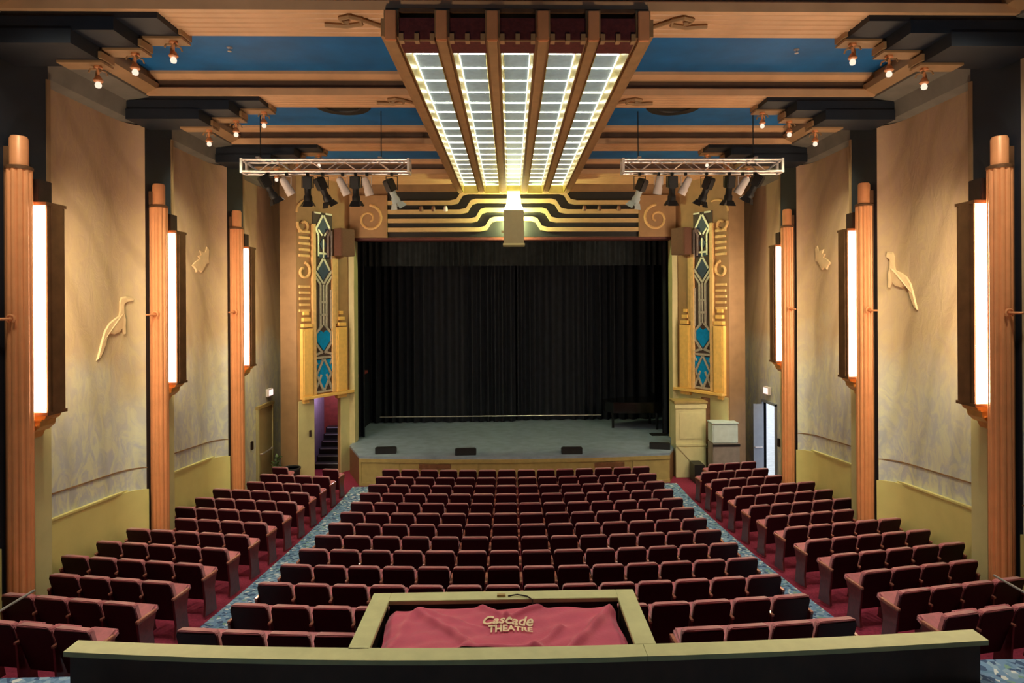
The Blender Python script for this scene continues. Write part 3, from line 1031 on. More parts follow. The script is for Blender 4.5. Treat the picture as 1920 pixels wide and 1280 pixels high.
def curtain(name, x0, x1, y, z0, z1, pleat, amp, m, parent=None, seed=1):
    rnd = random.Random(seed)
    n = int((x1 - x0) / pleat * 8)
    ph = 0.0
    v, f = [], []
    for i in range(n + 1):
        x = x0 + (x1 - x0) * i / n
        ph += 2 * PI / 8 * (1 + 0.35 * math.sin(x * 1.7 + seed) + rnd.uniform(-0.15, 0.15))
        dy = amp * math.sin(ph) + amp * 0.4 * math.sin(ph * 0.37 + seed)
        v += [(x, y + dy, z0), (x, y + dy * 0.75, z1), (x, y + dy + 0.02, z0), (x, y + dy * 0.75 + 0.02, z1)]
    for i in range(n):
        a, b = 4 * i, 4 * i + 4
        f += [(a, b, b + 1, a + 1), (a + 2, a + 3, b + 3, b + 2), (a, a + 2, b + 2, b), (a + 1, b + 1, b + 3, a + 3)]
    k = 4 * n
    f += [(0, 1, 3, 2), (k, k + 2, k + 3, k + 1)]
    return MB().add(v, f).build(name, m, parent, smooth=True)


def build_curtains():
    c = curtain('stage_curtain', -5.6, 0.06, 25.35, 0.92, 9.0, 0.38, 0.10, M['black'], seed=3)
    tag(c, 'pleated black stage curtain, half on the closed-door side of the centre', 'curtain', 'main stage curtains')
    c = curtain('stage_curtain', 0.0, 5.6, 25.62, 0.92, 9.0, 0.38, 0.10, M['black'], seed=8)
    tag(c, 'pleated black stage curtain, half on the piano side of the centre', 'curtain', 'main stage curtains')
    c = curtain('valance_curtain', -6.4, 6.4, 23.9, 6.92, ZC - 0.02, 0.26, 0.06, M['valance'], seed=5)
    tag(c, 'short black pleated valance across the top of the stage opening', 'curtain')
    for s in (-1, 1):
        c = curtain('leg_curtain', min(s * 5.2, s * (5.6 if s < 0 else 6.6)), max(s * 5.2, s * (5.6 if s < 0 else 6.6)), 22.6, 0.92, 9.2, 0.28, 0.06, M['black'], seed=11 + s)
        tag(c, 'narrow black leg curtain hanging at the %s edge of the stage' % SIDE[s], 'curtain', 'leg curtains')
    o = MB().tube([(-5.2, 25.17, 1.16), (3.4, 25.17, 1.16)], 0.02, 6).build('curtain_pipe', M['steel'])
    tag(o, 'thin grey pipe weighting the hem of the black stage curtains', 'pipe')
    # masking walls of the stage house
    for s in (-1, 1):
        struct(MB().box(7.3, 7.42, 22.3, BACKY, 0.0, ZC).mirror(s).build('trim_%d' % (60 if s < 0 else 61), M['black']))


def build_monitor(x, y, rz, label):
    z = 0.90
    root = empty('stage_monitor', (x, y, z), rz)
    tag(root, label, 'loudspeaker', 'stage monitor wedges')
    pts = [(-0.20, 0.0), (0.22, 0.0), (0.22, 0.09), (-0.06, 0.20), (-0.20, 0.20)]
    MB().prism(pts, lambda p: (-0.32, p[0], p[1]), lambda p: (0.32, p[0], p[1])).build('cabinet', M['black_box'], root, bevel=0.01)
    a, b = Vector((0, 0.21, 0.105)), Vector((0, -0.055, 0.208))
    MB().add([(-0.28, a.y, a.z), (0.28, a.y, a.z), (0.28, b.y, b.z), (-0.28, b.y, b.z), (-0.28, a.y, a.z - 0.02), (0.28, a.y, a.z - 0.02), (0.28, b.y, b.z - 0.02), (-0.28, b.y, b.z - 0.02)],
             [(0, 1, 2, 3), (4, 7, 6, 5), (0, 4, 5, 1), (1, 5, 6, 2), (2, 6, 7, 3), (3, 7, 4, 0)]).build('grille', M['grey_dark'], root)


M['grey_dark'] = mat('dark_grey_mesh', (0.03, 0.03, 0.032), 0.6, var=0.2)
M['valance'] = mat('valance_cloth', (0.016, 0.022, 0.027), 0.7, var=0.3, scale=5, spec=0.3)
build_stage()
build_curtains()
build_monitor(-4.02, 20.25, 0.12, 'black wedge speaker on the stage edge nearest the stairs doorway')
build_monitor(-1.52, 19.95, 0.03, 'black wedge speaker on the stage edge, second from the stairs doorway')
build_monitor(1.74, 19.95, -0.03, 'black wedge speaker on the stage edge, third from the stairs doorway')
build_monitor(4.60, 20.45, -0.25, 'black wedge speaker on the stage edge nearest the cream cabinet')


def build_piano():
    root = empty('grand_piano', (4.55, 24.1, 0.90), PI / 2)
    tag(root, 'black grand piano in the shadow at the back corner of the stage', 'piano')
    out = [(-0.75, -0.8), (0.75, -0.8), (0.75, -0.1), (0.72, 0.3), (0.45, 0.75), (0.30, 1.1), (0.05, 1.25), (-0.35, 1.2), (-0.68, 0.95), (-0.75, 0.5)]
    MB().prism(out, lambda p: (p[0], p[1], 0.62), lambda p: (p[0], p[1], 0.98)).build('case', M['gloss_black'], root, bevel=0.012)
    MB().prism([(p[0] * 1.01, p[1] * 1.01) for p in out], lambda p: (p[0], p[1], 0.985), lambda p: (p[0], p[1], 1.01)).build('lid', M['gloss_black'], root)
    kb = MB().box(-0.62, 0.62, -0.98, -0.80, 0.66, 0.74).build('keybed', M['gloss_black'], root)
    MB().box(-0.58, 0.58, -0.97, -0.83, 0.74, 0.755).build('keys', M['white_metal'], kb)
    MB().box(-0.45, 0.45, -0.62, -0.58, 1.0, 1.28).build('music_desk', M['gloss_black'], root)
    for x, y in ((-0.6, -0.65), (0.6, -0.65), (-0.2, 0.9)):
        MB().lathe([(0.05, 0.0), (0.045, 0.06), (0.05, 0.3), (0.07, 0.62)], 10, (x, y, 0)).build('leg', M['gloss_black'], root)


def build_cabinet():
    # tall cream panelled organ console screen by the steps
    root = empty('console_cabinet', (5.55, 20.3, 0.0), 0.0)
    tag(root, 'tall cream panelled cabinet with brown top beside the stage steps', 'cabinet')
    v = 2.34
    MB().box(-0.48, 0.48, 0.0, 0.62, 0.0, v).build('body', M['cab_cream'], root, bevel=0.008)
    MB().box(-0.53, 0.53, -0.05, 0.66, v, v + 0.07).build('top', M['stage_wood'], root, bevel=0.008)
    MB().box(-0.50, 0.50, -0.03, 0.0, v - 0.16, v - 0.03).build('cornice', M['cab_cream'], root)
    MB().box(-0.36, 0.36, -0.02, 0.0, 1.22, v - 0.30).build('panel', M['cab_cream'], root, bevel=0.006)
    MB().box(-0.48, 0.48, -0.04, 0.0, 1.00, 1.06).build('rail', M['cab_cream'], root)
    MB().prism([(-0.42, 0.96), (0.42, 0.96), (0.42, 0.05)], lambda p: (p[0], -0.03, p[1]), lambda p: (p[0], 0.0, p[1])).build('lower_panel', M['cab_cream'], root)
    o = MB().box(6.05, 6.42, 20.55, 20.98, 1.0, 2.46).build('side_case', M['wood_brown'], root, bevel=0.006)
    o.location = (-5.55, -20.3, 0)


def build_covered_case():
    root = empty('equipment_case', (6.42, 19.55, 0.0))
    tag(root, 'grey fabric covered equipment case standing beside the cream cabinet', 'case')
    MB().box(-0.40, 0.42, 0, 0.55, 0.06, 1.22).build('case', M['grey_cover'], root, bevel=0.02)
    for x in (-0.34, 0.34):
        for y in (0.08, 0.47):
            MB().lathe([(0.03, 0.0), (0.035, 0.02), (0.03, 0.06)], 8, (x, y, 0)).build('caster', M['black_box'], root)
    MB().box(-0.41, 0.43, -0.012, 0.0, 1.13, 1.2).build('latch_band', M['black_box'], root)
    r2 = empty('pale_box', (6.40, 19.58, 1.221))
    tag(r2, 'pale blue boxy cover lying on top of the grey equipment case', 'box')
    MB().box(-0.38, 0.40, 0, 0.5, 0.0, 0.58).build('cover', M['pale_blue'], r2, bevel=0.025)
    MB().box(-0.40, 0.42, -0.02, 0.52, 0.585, 0.63).build('lid', M['pale_blue'], r2, bevel=0.01)


M['cab_cream'] = mat('cabinet_cream', (0.62, 0.58, 0.33), 0.45, var=0.05)
build_piano()
build_cabinet()
build_covered_case()

# black steps at the bright-doorway end of the stage
st = empty('stage_steps')
tag(st, 'small black steps up to the stage beside the cream cabinet', 'steps')
for k in range(2):
    MB().box(5.47, 6.0 - 0.22 * k, 19.62, 20.2, 0.28 * k, 0.28 * (k + 1)).build('step', M['black_box'], st)
st.location = (0, 0, 0)
# flat black pad on the stage
o = MB().box(4.75, 5.35, 22.35, 22.75, 0.90, 0.93).build('floor_box', M['black_box'], bevel=0.006)
tag(o, 'flat black box lying on the stage floor near the piano', 'box')

# stairs behind the doorway on the closed-door side
def build_stairs():
    root = struct(empty('trim_70', (0, 0, 0)))
    wl = MB()
    wl.box(-7.1, -5.73, 23.9, 24.0, 0, 3.2)
    wl.box(-7.3, -5.4, 21.95, 24.0, 3.0, 3.1)
    wl.build('stair_back_wall', M['red_wall'], root)
    MB().box(-7.08, -6.98, 20.6, 24.0, 0, 3.0).build('stair_side_wall', M['purple_lit'], root)
    MB().box(-5.72, -5.62, 22.35, 25.9, 0, ZC).build('stair_inner_wall', M['black'], root)
    MB().box(-5.75, -5.72, 22.0, 24.0, 0, 3.0).build('stair_inner_lining', M['wood_brown'], root)
    stt = empty('stair_flight')
    tag(stt, 'dark carpeted stairs rising behind the doorway beside the stage', 'stairs')
    for k in range(6):
        MB().box(-6.75, -5.78, 21.9 + 0.28 * k, 22.2 + 0.28 * k, 0.0, 0.19 * (k + 1)).build('step', M['black_box'], stt)
        MB().box(-6.7, -5.75, 21.885 + 0.28 * k, 21.9 + 0.28 * k, 0.19 * (k + 1) - 0.03, 0.19 * (k + 1)).build('nosing', M['grey_door'], stt)


build_stairs()
lamp('POINT', 'stairwell_lamp', (-6.4, 22.6, 2.75), 55, (0.9, 0.75, 0.9), shadow_soft_size=0.08)


# ------------------------------------------------------------------ exits, signs, plant, bin
def build_exits():
    d = struct(empty('door_1', (-WX, 20.15, 0)))
    MB().box(-0.02, 0.05, -0.55, 0.55, 0.0, 2.36).build('door_leaf', M['door'], d)
    MB().box(-0.02, 0.07, -0.64, -0.55, 0.0, 2.46).build('door_frame', M['cream'], d)
    MB().box(-0.02, 0.07, 0.55, 0.64, 0.0, 2.46).build('door_frame', M['cream'], d)
    MB().box(-0.02, 0.09, -0.66, 0.66, 2.38, 2.48).build('door_head', M['stage_wood'], d)
    MB().tube([(0.05, -0.45, 1.02), (0.11, -0.42, 1.02), (0.11, 0.42, 1.02), (0.05, 0.45, 1.02)], 0.025, 6).build('push_bar', M['steel'], d)
    d2 = struct(empty('door_2', (WX, 19.5, 0)))
    MB().box(-0.05, 0.09, -0.53, -0.45, 0.0, 2.48).build('door_frame', M['grey_door'], d2)
    MB().box(-0.05, 0.09, 0.50, 0.58, 0.0, 2.48).build('door_frame', M['grey_door'], d2)
    MB().box(-0.05, 0.09, -0.53, 0.58, 2.42, 2.50).build('door_head', M['grey_door'], d2)
    lf = MB().box(-0.34, -0.02, 0.44, 0.49, 0.0, 2.36).xf(Matrix.Identity(4)).build('door_leaf', M['grey_door'], d2)
    MB().tube([(-0.3, 0.44, 1.02), (-0.3, 0.40, 1.02), (-0.08, 0.40, 1.02), (-0.08, 0.44, 1.02)], 0.02, 6).build('push_bar', M['steel'], lf)
    # outdoor pavement seen through the open door
    struct(MB().box(WX + 0.1, WX + 12, 10, 40, -0.2, -0.02).build('ground', M['pale_pave']))
    for s, y, z in ((-1, 20.45, 2.78), (1, 19.55, 2.82)):
        g = empty('exit_sign', (s * (WX - 0.02), y, z))
        tag(g, 'small lit exit sign box above the %s' % ('closed olive door' if s < 0 else 'bright open doorway'), 'exit sign', 'exit signs')
        MB().box(-s * 0.0, -s * 0.09, -0.19, 0.19, -0.12, 0.12).build('housing', M['white_metal'], g, bevel=0.008)
        MB().box(-s * 0.09, -s * 0.10, -0.16, 0.16, -0.09, 0.09).build('lit_face', M['e_sign'], g)
    for s, y in ((-1, 19.15), (1, 18.8)):
        o = MB().box(s * (WX - 0.06), s * (WX - 0.0), y - 0.05, y + 0.05, 1.28, 1.52).build('wall_phone', M['wood_dark'], bevel=0.008)
        tag(o, 'small dark box on the wall beside the %s' % ('closed olive door' if s < 0 else 'bright open doorway'), 'wall box', 'wall boxes')
    o = MB().box(-6.38, -6.33, 20.19, 20.27, 1.42, 1.62).build('wall_switch', M['wood_dark'])
    tag(o, 'small dark switch on the cream pier beside the stairs doorway', 'switch')
    # bin and plant
    b = empty('waste_bin', (-6.75, 19.62, 0))
    tag(b, 'black round waste bin standing by the pier near the stairs doorway', 'bin')
    MB().lathe([(0.20, 0.0), (0.24, 0.02), (0.27, 0.62), (0.25, 0.62), (0.22, 0.05), (0.05, 0.05)], 18).build('bucket', M['black_box'], b, smooth=True)
    MB().lathe([(0.285, 0.58), (0.285, 0.63), (0.26, 0.63), (0.26, 0.58)], 18).build('rim', M['grey_dark'], b, smooth=True)
    p = empty('potted_plant', (-7.22, 19.75, 0))
    tag(p, 'dark leafy potted plant in the corner behind the black bin', 'plant')
    MB().lathe([(0.10, 0.0), (0.13, 0.02), (0.17, 0.34), (0.15, 0.34), (0.13, 0.30), (0.02, 0.30)], 14).build('pot', M['cream'], p, smooth=True)
    MB().tube([(0, 0, 0.3), (0.02, 0, 0.6), (-0.01, 0.02, 0.92)], [0.02, 0.016, 0.01], 6).build('stem', M['wood_dark'], p)
    rnd = random.Random(4)
    for k in range(16):
        a, e, ln = rnd.uniform(0, 2 * PI), rnd.uniform(0.0, 1.2), rnd.uniform(0.14, 0.22)
        c = Vector((0, 0, rnd.uniform(0.55, 0.92)))
        d_ = Vector((math.cos(a) * math.cos(e), math.sin(a) * math.cos(e), math.sin(e)))
        w_ = d_.cross(Vector((0, 0, 1))).normalized() * 0.045
        dn = Vector((0, 0, -0.012))
        v = [c, c + d_ * ln * 0.5 + w_, c + d_ * ln, c + d_ * ln * 0.5 - w_]
        v2 = [q + dn for q in v]
        MB().add(v + v2, [(0, 1, 2, 3), (7, 6, 5, 4), (0, 4, 5, 1), (1, 5, 6, 2), (2, 6, 7, 3), (3, 7, 4, 0)]).build('leaf', M['leaf'], p)


M['pale_pave'] = mat('pale_paving', (0.7, 0.7, 0.68), 0.8)
build_exits()


# ------------------------------------------------------------------ lighting trusses
def build_truss(s):
    y, zb, zt, dp = 15.0, 8.55, 8.82, 0.30
    x0, x1 = (-6.22, -2.44) if s < 0 else (2.50, 6.20)
    root = empty('lighting_truss', ((x0 + x1) / 2, y, zb))
    nm = SIDE[s]
    tag(root, 'aluminium box truss hanging under the ceiling on the %s side' % nm, 'truss', 'lighting trusses')
    hx = (x1 - x0) / 2
    for yy in (-dp / 2, dp / 2):
        for z in (0.0, zt - zb):
            MB().tube([(-hx, yy, z), (hx, yy, z)], 0.026, 8).build('chord', M['steel'], root, smooth=True)
    n = 10
    for i in range(n):
        a, b = -hx + 2 * hx * i / n, -hx + 2 * hx * (i + 1) / n
        q = MB()
        z0, z1 = (0, zt - zb) if i % 2 else (zt - zb, 0)
        for yy in (-dp / 2, dp / 2):
            q.tube([(a, yy, z0), (b, yy, z1)], 0.013, 5)
        q.tube([(a, -dp / 2, 0), (b, dp / 2, 0)], 0.013, 5)
        q.build('brace', M['steel'], root)
    for xx in (-hx, hx):
        e = MB()
        for yy in (-dp / 2, dp / 2):
            e.box(xx - 0.025, xx + 0.025, yy - 0.03, yy + 0.03, -0.03, zt - zb + 0.03)
        for z in (0, zt - zb):
            e.box(xx - 0.025, xx + 0.025, -dp / 2, dp / 2, z - 0.03, z + 0.03)
        e.build('end_frame', M['white_metal'], root)
    for xx in (-hx * 0.80, hx * 0.66):
        MB().tube([(xx, 0, zt - zb + 0.02), (xx, 0, ZC - zb)], 0.012, 6).build('cable', M['black_box'], root)
        MB().box(xx - 0.04, xx + 0.04, -0.2, 0.2, zt - zb + 0.03, zt - zb + 0.06).build('cable_clamp', M['steel'], root)
    # lanterns
    k = [0]

    def lantern(x, kind, pan, tilt, drop, label):
        r = empty('stage_lantern', (x, y - 0.15, zb - 0.032))
        tag(r, label + (' on the %s truss' % nm), 'stage light', 'truss stage lights')
        dk = kind != 'white'
        MB().box(-0.03, 0.03, -0.035, 0.035, -0.07, 0.0).build('clamp', M['black_box'], r)
        y_ = MB()
        wd = 0.10 if kind == 'white' else 0.13
        y_.tube([(-wd, 0, -drop), (-wd, 0, -0.09), (wd, 0, -0.09), (wd, 0, -drop)], 0.012, 5)
        y_.build('yoke', M['black_box'] if dk else M['white_metal'], r)
        T = Matrix.Translation((0, 0, -drop)) @ Matrix.Rotation(pan, 4, 'Z') @ Matrix.Rotation(tilt, 4, 'X')
        if kind == 'white':
            b = MB().lathe([(0.05, 0.20), (0.075, 0.17), (0.085, 0.08), (0.088, -0.06), (0.10, -0.08), (0.10, -0.22), (0.085, -0.22), (0.08, -0.1), (0.03, -0.09)], 14).xf(T)
            b.build('can', M['white_metal'], r, smooth=True)
            MB().lathe([(0.082, -0.12), (0.082, -0.13), (0.02, -0.135)], 14).xf(T).build('lens', M['pale_blue'], r)
        else:
            b = MB().box(-0.10, 0.10, -0.10, 0.10, -0.02, 0.26).xf(T)
            b.build('housing', M['black_box'], r, bevel=0.02)
            MB().lathe([(0.075, -0.02), (0.07, -0.16), (0.095, -0.20), (0.095, -0.30), (0.08, -0.30), (0.08, -0.2)], 14).xf(T).build('barrel', M['black_box'] if kind != 'blue' else M['pale_blue'], r, smooth=True)
            bd = MB()
            for a in range(4):
                R = Matrix.Rotation(a * PI / 2, 4, 'Z')
                bd2 = MB().add([(-0.08, 0.09, -0.30), (0.08, 0.09, -0.30), (0.11, 0.15, -0.42), (-0.11, 0.15, -0.42), (-0.08, 0.098, -0.30), (0.08, 0.098, -0.30), (0.11, 0.158, -0.42), (-0.11, 0.158, -0.42)],
                               [(0, 1, 2, 3), (7, 6, 5, 4), (0, 4, 5, 1), (1, 5, 6, 2), (2, 6, 7, 3), (3, 7, 4, 0)]).xf(T @ R)
                bd.add(bd2.v, bd2.f)
            bd.build('barn_doors', M['black_box'] if kind != 'blue' else M['pale_blue'], r)
            MB().lathe([(0.078, -0.21), (0.078, -0.215), (0.01, -0.22)], 12).xf(T).build('lens', M['pale_blue'], r)
    K = 15.0 / 1213.0
    def px(v):
        return (v - 957.0) / (1 + YAW * 2 * (957 - v) / 1213 * 0.5) * K - 0.12
    if s < 0:
        L = [(508, 'dark', -0.9, 0.55, 0.30, 'black barn-door lantern at the wall end'), (543, 'white', -1.0, 0.55, 0.30, 'white can light nearest the wall'),
             (582, 'small', 0.2, 0.2, 0.34, 'small black lantern hung third from the wall'), (610, 'dark', -0.7, 0.5, 0.36, 'long black barn-door lantern at the middle'),
             (647, 'white', -1.0, 0.5, 0.30, 'white can light near the middle'), (671, 'small', 0.0, 0.2, 0.34, 'small black lantern between two white cans'),
             (692, 'white', -0.8, 0.35, 0.30, 'white can light nearest the ceiling light'), (738, 'blue', -0.7, 0.5, 0.40, 'pale blue barn-door lantern at the inner end')]
    else:
        L = [(1412, 'dark', 0.9, 0.55, 0.30, 'black barn-door lantern at the wall end'), (1389, 'white', 1.0, 0.6, 0.30, 'white can light nearest the wall'),
             (1364, 'small', 0.2, 0.2, 0.34, 'small black lantern hung third from the wall'), (1322, 'dark', 0.7, 0.45, 0.36, 'long black barn-door lantern at the middle'),
             (1283, 'white', 1.0, 0.5, 0.30, 'white can light near the middle'), (1258, 'small', 0.0, 0.2, 0.34, 'small black lantern between two white cans'),
             (1233, 'white', 0.5, 0.25, 0.28, 'white can light nearest the ceiling light'), (1198, 'blue', 0.7, 0.5, 0.40, 'pale blue barn-door lantern at the inner end')]
    for (vx, kind, pan, tilt, drop, lab) in L:
        lantern(px(vx), kind, pan, tilt, drop, lab)


build_truss(-1)
build_truss(1)

# small spots clipped along the stepped bands
for s, xs in ((-1, (-3.05, -2.65, -2.25)), (1, (2.35, 2.85, 3.5))):
    for j, x in enumerate(xs):
        r = empty('clip_spotlight', (x, YS - 0.16, 8.78))
        tag(r, 'small spotlight clipped to the stepped bands, %s from the centre, %s side' % (ORD[(3 - j) if s < 0 else j + 1], SIDE[s]), 'spotlight', 'clip spotlights')
        MB().tube([(0, 0, 0), (0, -0.12, 0), (0, -0.16, -0.06)], 0.018, 6).build('arm', M['black_box'], r)
        MB().lathe([(0.03, 0.08), (0.06, 0.05), (0.07, -0.08), (0.055, -0.08), (0.02, 0.0)], 12).xf(Matrix.Translation((0, -0.20, -0.10)) @ Matrix.Rotation(0.5, 4, 'X')).build('head', M['white_metal'] if (s < 0 and j == 2) else M['wood_brown'], r, smooth=True)


# ------------------------------------------------------------------ seats
SW = 0.55


def seat_meshes():
    ms = {}
    # shell: slightly leaning panel with rounded top corners
    px = 0.024
    pts = [(-0.215, 0.22), (0.215, 0.22), (0.246, 0.50), (0.249, 0.775), (0.228, 0.815), (-0.228, 0.815), (-0.249, 0.775), (-0.246, 0.50)]
    ln = lambda z: 0.235 - 0.29 * (z - 0.24)
    ms['shell'] = MB().prism(pts, lambda p: (p[0] + px, ln(p[1]), p[1]), lambda p: (p[0] + px, ln(p[1]) + 0.03, p[1])).mesh('back_shell', M['seat_shell'], bevel=0.006, bseg=1)
    pts = [(-0.215, 0.40), (0.215, 0.40), (0.247, 0.60), (0.249, 0.80), (0.240, 0.832), (0.215, 0.848), (-0.215, 0.848), (-0.240, 0.832), (-0.249, 0.80), (-0.247, 0.60)]
    mb = MB()
    mb.prism(pts, lambda p: (p[0] + px, ln(p[1]) + 0.031 - (0.028 if p[1] > 0.81 else 0.0), p[1]), lambda p: (p[0] * 0.96 + px, ln(p[1]) + 0.115, p[1] - (0.012 if p[1] > 0.7 else 0)))
    ms['pad'] = mb.mesh('backrest', M['seat_pad'], smooth=True, bevel=0.012, bseg=2)
    mb = MB().box(-0.205, 0.205, -0.05, 0.05, 0.0, 0.42)
    mb.xf(Matrix.Translation((px, 0.22, 0.42)) @ Matrix.Rotation(-1.15, 4, 'X'))
    ms['cushion'] = mb.mesh('seat_cushion', M['seat_pad'], smooth=True, bevel=0.03, bseg=2)
    mb = MB().prism([(0.09, 0.585), (0.42, 0.60), (0.455, 0.615), (0.42, 0.635), (0.09, 0.62)], lambda p: (-0.022, p[0], p[1]), lambda p: (0.022, p[0], p[1]))
    ms['arm'] = mb.mesh('armrest', M['arm_wood'], bevel=0.006, bseg=1)
    mb = MB().prism([(0.12, 0.0), (0.40, 0.0), (0.38, 0.06), (0.36, 0.3), (0.42, 0.598), (0.11, 0.58), (0.14, 0.2)], lambda p: (-0.016, p[0], p[1]), lambda p: (0.016, p[0], p[1]))
    ms['std'] = mb.mesh('standard', M['seat_wood'])
    mb = MB().prism([(0.13, 0.0), (0.43, 0.0), (0.41, 0.10), (0.37, 0.38), (0.43, 0.60), (0.10, 0.58), (0.15, 0.2)], lambda p: (-0.022, p[0], p[1]), lambda p: (0.022, p[0], p[1]))
    ms['end'] = mb.mesh('end_panel', M['seat_wood'], bevel=0.006, bseg=1)
    ms['led'] = MB().lathe([(0.022, 0.0), (0.022, 0.012), (0.01, 0.018)], 8).xf(Matrix.Rotation(PI / 2, 4, 'X')).mesh('aisle_light', M['e_led'])
    return ms


M['arm_wood'] = mat('polished_arm_wood', (0.34, 0.12, 0.09), 0.25, var=0.2, scale=20, coat=0.6)
SM = seat_meshes()
HW = SW / 2
AX = -HW + 0.024


def seat(x, y, z, rz, label, group, ends=(False, False), led=0, sx=1.0):
    r = empty('theatre_seat', (x, y, z), rz)
    r.scale = (sx, 1, 1)
    tag(r, label, 'seat', group)
    link('back_shell', SM['shell'], r)
    link('backrest', SM['pad'], r)
    link('seat_cushion', SM['cushion'], r)
    link('armrest', SM['arm'], r, (AX, 0, 0))
    link('end_panel' if ends[0] else 'standard', SM['end'] if ends[0] else SM['std'], r, (AX, 0, 0))
    if ends[1]:
        link('armrest', SM['arm'], r, (HW + 0.03, 0, 0))
        link('end_panel', SM['end'], r, (HW + 0.03, 0, 0))
    if led:
        link('aisle_light', SM['led'], r, (AX if led < 0 else HW + 0.03, 0.13, 0.52))
    return r


def rowname(k):
    # row index k counts from the back; name it from the stage
    return ORD[13 - k]


def build_seats():
    for k, y0 in enumerate(ROWS):
        # centre block
        if k == 0:
            xs = [-4.10 + HW + SW * i for i in range(4)] + [4.0 - HW - SW * i for i in range(3, -1, -1)]
        else:
            xs = [(i - 6.5) * SW for i in range(14)]
        n = len(xs)
        for i, x in enumerate(xs):
            y = y0 + x * x / 62.0
            rz = math.atan(x / 31.0)
            st_, en = i == 0 or (k == 0 and i == 4), i == n - 1 or (k == 0 and i == 3)
            if i < n / 2:
                w_ = '%s from the closed-door aisle' % ORD[i + 1]
            else:
                w_ = '%s from the bright-doorway aisle' % ORD[n - i]
            seat(x, y, zf(y0), rz, 'maroon theatre seat, %s, %s row from the stage, centre block' % (w_, rowname(k)), 'centre block seats, %s row' % rowname(k), (st_, en))
        # side blocks, rows turned towards the stage
        for s in (-1, 1):
            if k == 0: idx = [0, 1, 2]
            elif k == 1: idx = [0, 1, 2, 3]
            elif k == 12: idx = [0, 3] if s < 0 else [1, 2, 3]
            else: idx = [0, 1, 2, 3, 4]
            spots = []
            for i in idx:
                t = (i + 0.5) * 0.52
                x, y = 5.06 + t * 0.98, y0 + 0.27 + t * 0.19
                # keep clear of the columns and pilasters
                if any(x > 6.86 and a - 0.60 < y < b + 0.02 for a, b in PIL):
                    continue
                spots.append((i, x, y))
            for q, (i, x, y) in enumerate(spots):
                first, last = q == 0, q == len(spots) - 1
                ends = (last, first) if s < 0 else (first, last)
                led = (1 if s < 0 else -1) if (first and k in (0, 1, 2)) else 0
                seat(s * x, y, zf(y0), s * 0.19, 'maroon theatre seat, %s from the aisle, %s row from the stage, %s wall block' % (ORD[i + 1], rowname(k), SIDE[s]),
                     '%s wall block seats, %s row' % (SIDE[s], rowname(k)), ends, led, 0.945)


build_seats()


